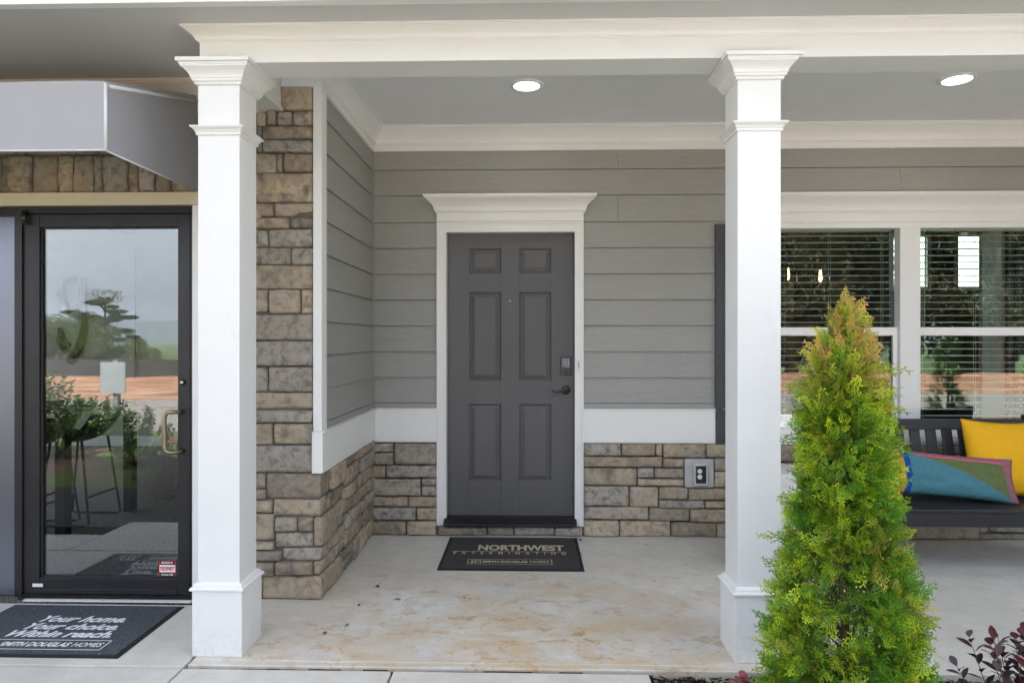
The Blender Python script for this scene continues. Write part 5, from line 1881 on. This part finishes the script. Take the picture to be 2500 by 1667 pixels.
LEAFM = foliage_mat('shrub_leaves', transl=.25, rough=.38)
def shrub(name, cx, cy, cz0, stems, seed_, label, cat, colors, L=.035, W=.018, group=None, spread=.25, height=.3, per=16, split=False):
    rg = random.Random(seed_)
    root = empty(name, (cx, cy, cz0), label, cat, group)
    mbs = MB()
    vv, ff, cc_ = [], [], []
    for s_ in range(stems):
        an = rg.uniform(0, 2 * pi); rr = spread * sqrt(rg.random())
        tip = Vector((cx + cos(an) * rr, cy + sin(an) * rr, cz0 + height * rg.uniform(.6, 1.0) * (1 - .4 * (rr / spread) ** 2)))
        st_ = Vector((cx + cos(an) * rr * .15, cy + sin(an) * rr * .15, cz0 - .02))
        mid = st_.lerp(tip, .5) + Vector((cos(an), sin(an), -.2)) * .12 * rr
        P3 = [st_, st_.lerp(mid, .6), mid, mid.lerp(tip, .6) , tip]
        mbs.tube(P3, [.003, .0025, .002, .0015, .001], 5)
        for k_ in range(per):
            f_ = .25 + .75 * (k_ + .5) / per
            q_ = f_ * 4; i = min(3, int(q_)); p = P3[i].lerp(P3[i + 1], q_ - i)
            dd = (P3[i + 1] - P3[i]).normalized()
            a_ = k_ * 2.4 + rg.uniform(-.4, .4)
            side = dd.cross(Vector((0, 0, 1)) if abs(dd.z) < .95 else Vector((1, 0, 0))).normalized()
            o2 = (Matrix.Rotation(a_, 3, dd) @ side)
            ld = (o2 * 1.0 + dd * .55).normalized()
            leaf_mesh(vv, ff, cc_, p, ld, dd, L * rg.uniform(.7, 1.2), W * rg.uniform(.8, 1.15), rg.choice(colors))
    mbs.build('stem', simple('stem_brown_' + name, (.20, .10, .08), .8), root)
    mb = MB(); mb.add(vv, ff, True)
    o = mb.build('foliage', LEAFM, root)
    at = o.data.color_attributes.new('tint', 'FLOAT_COLOR', 'POINT')
    arr = np.array([(c[0], c[1], c[2], 1) for c in cc_], dtype=np.float32)
    at.data.foreach_set('color', arr.ravel())
    o['kind'] = 'stuff'
    return root
purples = [(.045, .018, .028), (.06, .022, .03), (.10, .015, .02), (.09, .07, .08), (.13, .11, .125), (.05, .03, .045)]
sx0, sz_ = P(2480, 1640, 2.42)
shrub('purple_shrub', sx0 + .08, 2.42, -.04, 22, 4, 'low shrub with dark purple leaves at the bottom right corner', 'shrub', purples, .055, .028, spread=.25, height=.54, per=14)
pk = [(.40, .10, .13), (.34, .09, .11), (.48, .16, .19)]
xk, zk = P(1818, 1655, 2.80)
shrub('pink_sprig', xk, 2.80, -.035, 4, 8, 'small sprig of dusty pink leaves poking from the mulch by the right column', 'plant', pk, .046, .026, spread=.03, height=.10, per=6)

# ------------------------------------------------------------------ mulch
t = NT('mulch_chips')
oi_ = t.n('ShaderNodeAttribute', attribute_name='tint')
MUL = t.done(t.principled(oi_.outputs['Color'], .9, 0, t.bump(t.noise(t.coord((1, 1, 1)), 150.0, 3), .5, .002), .15))
MULB = simple('mulch_base', (.018, .014, .011), .95, var=.3, scale=60, bump=.8)
xs = [.507 + i * .07 for i in range(82)]; ys = [1.2 + j * .05 for j in range(35)]
grid_sheet('mulch_bed', xs, ys, lambda x, y: -.050 + .012 * noise.noise(Vector((x * 7, y * 7, 0))) + .004 * noise.noise(Vector((x * 40, y * 40, 0))), MULB)
mb = MB(); mb.box(.507, 6.2, 1.1, 2.905, -.3, -.075)
mb.box(-6, -1.49, .8, 2.19, -.3, -.05)
tag(mb.build('bed_soil', MULB), kind='structure')
rg = random.Random(31)
vv, ff, cc_ = [], [], []
def chip(x, y, z, L, W, H_, c):
    an = rg.uniform(0, 2 * pi); tl = rg.gauss(0, .22); ro = rg.gauss(0, .5)
    Mx = Matrix.Rotation(an, 3, 'Z') @ Matrix.Rotation(tl, 3, 'Y') @ Matrix.Rotation(ro, 3, 'X')
    i = len(vv)
    for a in (-1, 1):
        e = .55 if a > 0 else .8
        for b, c2 in ((-1, -1), (1, -1), (1, 1), (-1, 1)):
            vv.append(Vector((x, y, z)) + Mx @ Vector((a * L / 2, b * W / 2 * e * rg.uniform(.6, 1), c2 * H_ / 2))); cc_.append(c)
    for f_ in ((0, 1, 2, 3), (7, 6, 5, 4), (0, 4, 5, 1), (1, 5, 6, 2), (2, 6, 7, 3), (3, 7, 4, 0)): ff.append(tuple(i + q_ for q_ in f_))
mc = [(.016, .012, .009), (.024, .018, .014), (.035, .025, .018), (.012, .010, .009), (.05, .035, .024)]
for _ in range(9000):
    x = rg.uniform(.52, 3.4) if rg.random() < .85 else rg.uniform(.52, 6); y = 2.905 - rg.random() ** 1.3 * 1.0
    c = rg.choice(mc) if rg.random() > .035 else (.20, .13, .07)
    chip(x, y, -.040 + rg.uniform(0, .026), rg.uniform(.012, .05), rg.uniform(.003, .010), rg.uniform(.002, .005), c)
mb = MB(); mb.add(vv, ff)
o = mb.build('mulch', MUL); o['kind'] = 'stuff'; tag(o, 'dark shredded bark mulch in the bed before the porch', 'mulch')
at = o.data.color_attributes.new('tint', 'FLOAT_COLOR', 'POINT')
at.data.foreach_set('color', np.array([(c[0], c[1], c[2], 1) for c in cc_], dtype=np.float32).ravel())

# ------------------------------------------------------------------ dry leaves lying about
LF = [simple('dry_leaf_brown', (.22, .09, .035), .8), simple('dry_leaf_dark', (.035, .028, .024), .8), simple('dry_leaf_orange', (.50, .20, .06), .8)]
spots = [  # pixel, kind, length
    (580 + 0, 0, 0, 0)]
leafpx = [(917, 1428, 1, .050), (925, 1426, 2, .02), (961, 1462, 1, .045), (874, 1480, 1, .035), (790, 1549, 0, .035), (854, 1523, 0, .025), (843, 1526, 1, .016), (1135, 1461, 1, .022), (980, 1548, 1, .014), (1583, 1330, 1, .030), (1694, 1344, 1, .014), (1423, 1353, 1, .040), (2392, 1604, 0, .030), (700 + .425 * 1690, 1320, 0, .045), (895, 1315, 1, .03)]
for i, (u_, v_, kd, L) in enumerate(leafpx):
    x_, y_ = gpt(u_, v_, .002)
    vv2, ff2, c2 = [], [], []
    an = random.Random(i).uniform(0, 6.28)
    leaf_mesh(vv2, ff2, c2, Vector((x_, y_, .004)), Vector((cos(an), sin(an), .05)), Vector((0, 0, 1)), L, L * (.5 if kd != 1 else .3), 0, .5)
    mb = MB(); mb.add(vv2, ff2, True)
    o = mb.build('dry_leaf', LF[kd])
    tag(o, ('curled brown dry leaf lying on the concrete porch floor', 'thin blackish dry leaf lying on the concrete porch floor', 'tiny orange leaf scrap lying on the concrete porch floor')[kd], 'leaf', 'dry leaves on the porch floor')
rg = random.Random(4)
for i, (u_, v_) in enumerate(((196, 1490), (55, 1529), (164, 1537), (98, 1538), (235, 1568), (243, 1599), (78, 1487))):
    x_, y_ = gpt(u_, v_, ZT2)
    vv2, ff2, c2 = [], [], []
    an = rg.uniform(0, 6.28); L = .013 if i < 6 else .035
    leaf_mesh(vv2, ff2, c2, Vector((x_, y_, ZT2 + .002)), Vector((cos(an), sin(an), .1)), Vector((0, 0, 1)), L, L * .55, 0, .5)
    mb = MB(); mb.add(vv2, ff2, True)
    o = mb.build('dry_leaf', LF[2] if i < 6 else LF[0])
    tag(o, 'tiny orange leaf scrap caught on the charcoal doormat' if i < 6 else 'dark red dry leaf near the top edge of the charcoal doormat', 'leaf', 'leaf scraps on the charcoal doormat')

# ------------------------------------------------------------------ what stands behind the camera (mirrored in the glass)
TREEL = foliage_mat('broadleaf', transl=.3, rough=.6)
def leafy_tree(name, H, Rr, nleaf, seed_, cols, pine=False, leaf=.32):
    rg = random.Random(seed_)
    root = bpy.data.objects.new(name, None); col.objects.link(root)
    mb = MB()
    mb.tube([(0, 0, -.5), (.05, 0, H * .35), (-.05, .05, H * .7), (0, 0, H * .95)], [H * .022, H * .017, H * .010, .02], 8)
    blobs = []
    if pine:
        for _ in range(26):
            z = H * (rg.uniform(.45, 1.0)); an = rg.uniform(0, 6.28); rr = Rr * (.35 + .65 * rg.random()) * (1.15 - .5 * abs(z / H - .75) / .3)
            blobs.append((Vector((cos(an) * rr * .8, sin(an) * rr * .8, z)), Rr * rg.uniform(.14, .26), .4))
        blobs.append((Vector((0, 0, H)), Rr * .45, .6))
    else:
        for _ in range(26):
            z = H * rg.uniform(.22, .95); an = rg.uniform(0, 6.28)
            rr = Rr * sqrt(max(.02, 1 - ((z / H - .5) / .55) ** 2)) * rg.uniform(.3, .85)
            blobs.append((Vector((cos(an) * rr, sin(an) * rr, z)), Rr * rg.uniform(.22, .42), .8))
    for c, r_, sq in blobs:
        mb.tube([(0, 0, max(.3, c.z - r_ * 1.2)), (c.x * .5, c.y * .5, c.z - r_ * .5), c[:]], [H * .008, H * .005, .015], 5)
    t_ = mb.build('trunk', BARK, root)
    vv, ff, cc_ = [], [], []
    for i in range(nleaf):
        c, r_, sq = blobs[rg.randrange(len(blobs))]
        d = Vector((rg.gauss(0, 1), rg.gauss(0, 1), rg.gauss(0, 1))).normalized() * r_ * rg.uniform(.45, 1.05)
        d.z *= sq
        p = c + d
        a = Vector((rg.gauss(0, 1), rg.gauss(0, 1), rg.gauss(0, 1))).normalized() * leaf * rg.uniform(.5, 1.1)
        b = a.cross(Vector((rg.gauss(0, 1), rg.gauss(0, 1), rg.gauss(0, 1)))).normalized() * leaf * rg.uniform(.2, .5)
        k_ = len(vv)
        vv += [p - a * .5, p + b * .5, p + a * .5, p - b * .5]
        cl = rg.choice(cols); cc_ += [cl] * 4
        ff.append((k_, k_ + 1, k_ + 2, k_ + 3))
    mb = MB(); mb.add(vv, ff)
    o = mb.build('crown', TREEL, root); o['kind'] = 'stuff'
    at = o.data.color_attributes.new('tint', 'FLOAT_COLOR', 'POINT')
    at.data.foreach_set('color', np.array([(c[0], c[1], c[2], 1) for c in cc_], dtype=np.float32).ravel())
    return root
gcol = [(.04, .07, .018), (.08, .11, .025), (.14, .15, .04), (.035, .06, .02)]
bcol = [(.05, .045, .02), (.08, .055, .025), (.035, .05, .015), (.10, .07, .035)]
A = leafy_tree('leafy_tree', 9.0, 3.2, 9000, 1, gcol, leaf=.24)
B = leafy_tree('leafy_tree', 12.0, 4.0, 7000, 2, bcol, leaf=.36)
C_ = leafy_tree('pine_tree', 9.5, 2.6, 16000, 3, [(.02, .035, .012), (.035, .055, .02), (.05, .06, .025)], pine=True, leaf=.17)
tag(A, 'mid green broadleaf tree across the road mirrored in the door glass', 'tree', 'trees across the road from the porch')
tag(B, 'tall brownish green tree across the road mirrored in the window', 'tree', 'trees across the road from the porch')
tag(C_, 'lone tall pine standing above the other trees mirrored in the door glass', 'tree')
rg = random.Random(8)
def put(src, x, y, s, first):
    o = src if first else copy_tree(src)
    o.location = (x, y, terrain(x, y)); o.rotation_euler = (0, 0, rg.uniform(0, 6.28)); o.scale = (s, s, s * rg.uniform(.9, 1.1))
    return o
put(C_, PX(256, 45.4), -38, .70, True).scale = (1.1, 1.1, .74)
first = True
for i in range(15):      # left: scrub behind and beside the pine, kept low so the sky shows
    y = -rg.uniform(24, 42); k_ = rg.uniform(.63, .80)
    x = -(7.44 - y) * k_
    put(A, x, y, rg.uniform(.48, .62), first); first = False
for i in range(7):
    y = -rg.uniform(60, 110); k_ = rg.uniform(.50, .66)
    put(A, -(7.44 - y) * k_, y, rg.uniform(.5, .75), False)
first = True
for i in range(34):     # right: the wood that darkens the window
    x = 6 + i * 1.25 + rg.uniform(-1, 1); y = -rg.uniform(20, 32)
    put(B, x, y, rg.uniform(.95, 1.3), first); first = False
gl3 = [(.02, .05, .01), (.04, .085, .016), (.08, .13, .025)]
for i, (dist, k_, hh, lb) in enumerate(((8.6, .715, 1.15, 'tall rounded green bush at the left of the door reflection'), (9.6, .645, .8, 'middle green bush beside the sign in the door reflection'))):
    shrub('garden_bush', -dist * k_, 7.44 - dist, -.1, 90, 70 + i, lb, 'bush', gl3, .07, .045, group='green bushes beside the walk', spread=.55, height=hh, per=24)
# a tree behind the house seen through the far windows
o = put(A, 7.6, 16.5, .55, False); o['label'] = 'green tree behind the house seen through the room beyond the blinds'; o['location'] = 0
del o['location']
# green shrub and purple shrub by the walk, seen in the door glass
shrub('green_shrub', -4.75, -.7, -.08, 60, 61, 'round green shrub beside the walk mirrored in the door glass', 'shrub', [(.05, .11, .02), (.08, .16, .03), (.12, .2, .04)], .05, .03, spread=.42, height=.72, per=22)
shrub('green_shrub', -3.9, .1, -.08, 46, 63, 'smaller green shrub nearer the walk mirrored in the door glass', 'shrub', [(.05, .11, .02), (.10, .18, .03), (.16, .24, .05)], .045, .028, spread=.34, height=.55, per=20)
# black silt fence along the graded lots
sf = empty('silt_fence', (-14, -19.4, -.1), 'low black silt fence along the red earth mirrored in the door glass', 'fence')
mb = MB(); nn = 120
vs_ = []
for i in range(nn + 1):
    x = -34 + 36 * i / nn; y = -19.4 + .25 * noise.noise(Vector((x * .3, 0, 2)))
    for zq in (-.4, .62 + .06 * noise.noise(Vector((x * 1.3, 5, 0)))): vs_ += [(x, y, zq), (x, y - .01, zq)]
fs = []
for i in range(nn):
    a_ = i * 4; b_ = a_ + 4
    fs += [(a_, b_, b_ + 2, a_ + 2), (a_ + 1, a_ + 3, b_ + 3, b_ + 1), (a_ + 2, b_ + 2, b_ + 3, a_ + 3)]
mb.add(vs_, fs); mb.build('fabric', simple('silt_fabric', (.03, .028, .026), .9, var=.3), sf)
for i in range(13):
    mb = MB(); x = -34 + i * 3; mb.box(x, x + .05, -19.5, -19.45, -.4, .8); mb.build('stake', BARK, sf)
shrub('purple_shrub', -3.35, 1.1, -.08, 30, 62, 'purple leaved shrub beside the walk mirrored in the door glass', 'shrub', purples, .05, .028, spread=.4, height=.5, per=18)
# builder's sign on a post
sg = empty('lot_sign', (-6.4, -3, -.1), 'small white lot sign on a grey post mirrored in the door glass', 'sign')
mb = MB(); mb.box(-6.45, -6.37, -3.05, -2.97, -.2, 1.1); mb.build('post', simple('grey_post', (.18, .18, .18), .7), sg)
mb = MB(); mb.box(-6.63, -6.24, -2.966, -2.94, .58, 1.06); mb.build('board', simple('sign_grey', (.30, .32, .32), .6), sg, .004)

# ------------------------------------------------------------------ the air: far ridge fades to blue
mb = MB(); mb.box(-4600, 4600, -4700, 330, -60, 190)
hzm = bpy.data.materials.new('haze_air'); hzm.use_nodes = True
nt_ = hzm.node_tree; nt_.nodes.clear()
ho = nt_.nodes.new('ShaderNodeOutputMaterial'); pv = nt_.nodes.new('ShaderNodeVolumePrincipled')
pv.inputs['Color'].default_value = (.80, .88, 1.0, 1); pv.inputs['Density'].default_value = .00014; pv.inputs['Anisotropy'].default_value = 0.0
nt_.links.new(pv.outputs[0], ho.inputs['Volume'])
o = mb.build('haze', hzm); o['kind'] = 'stuff'
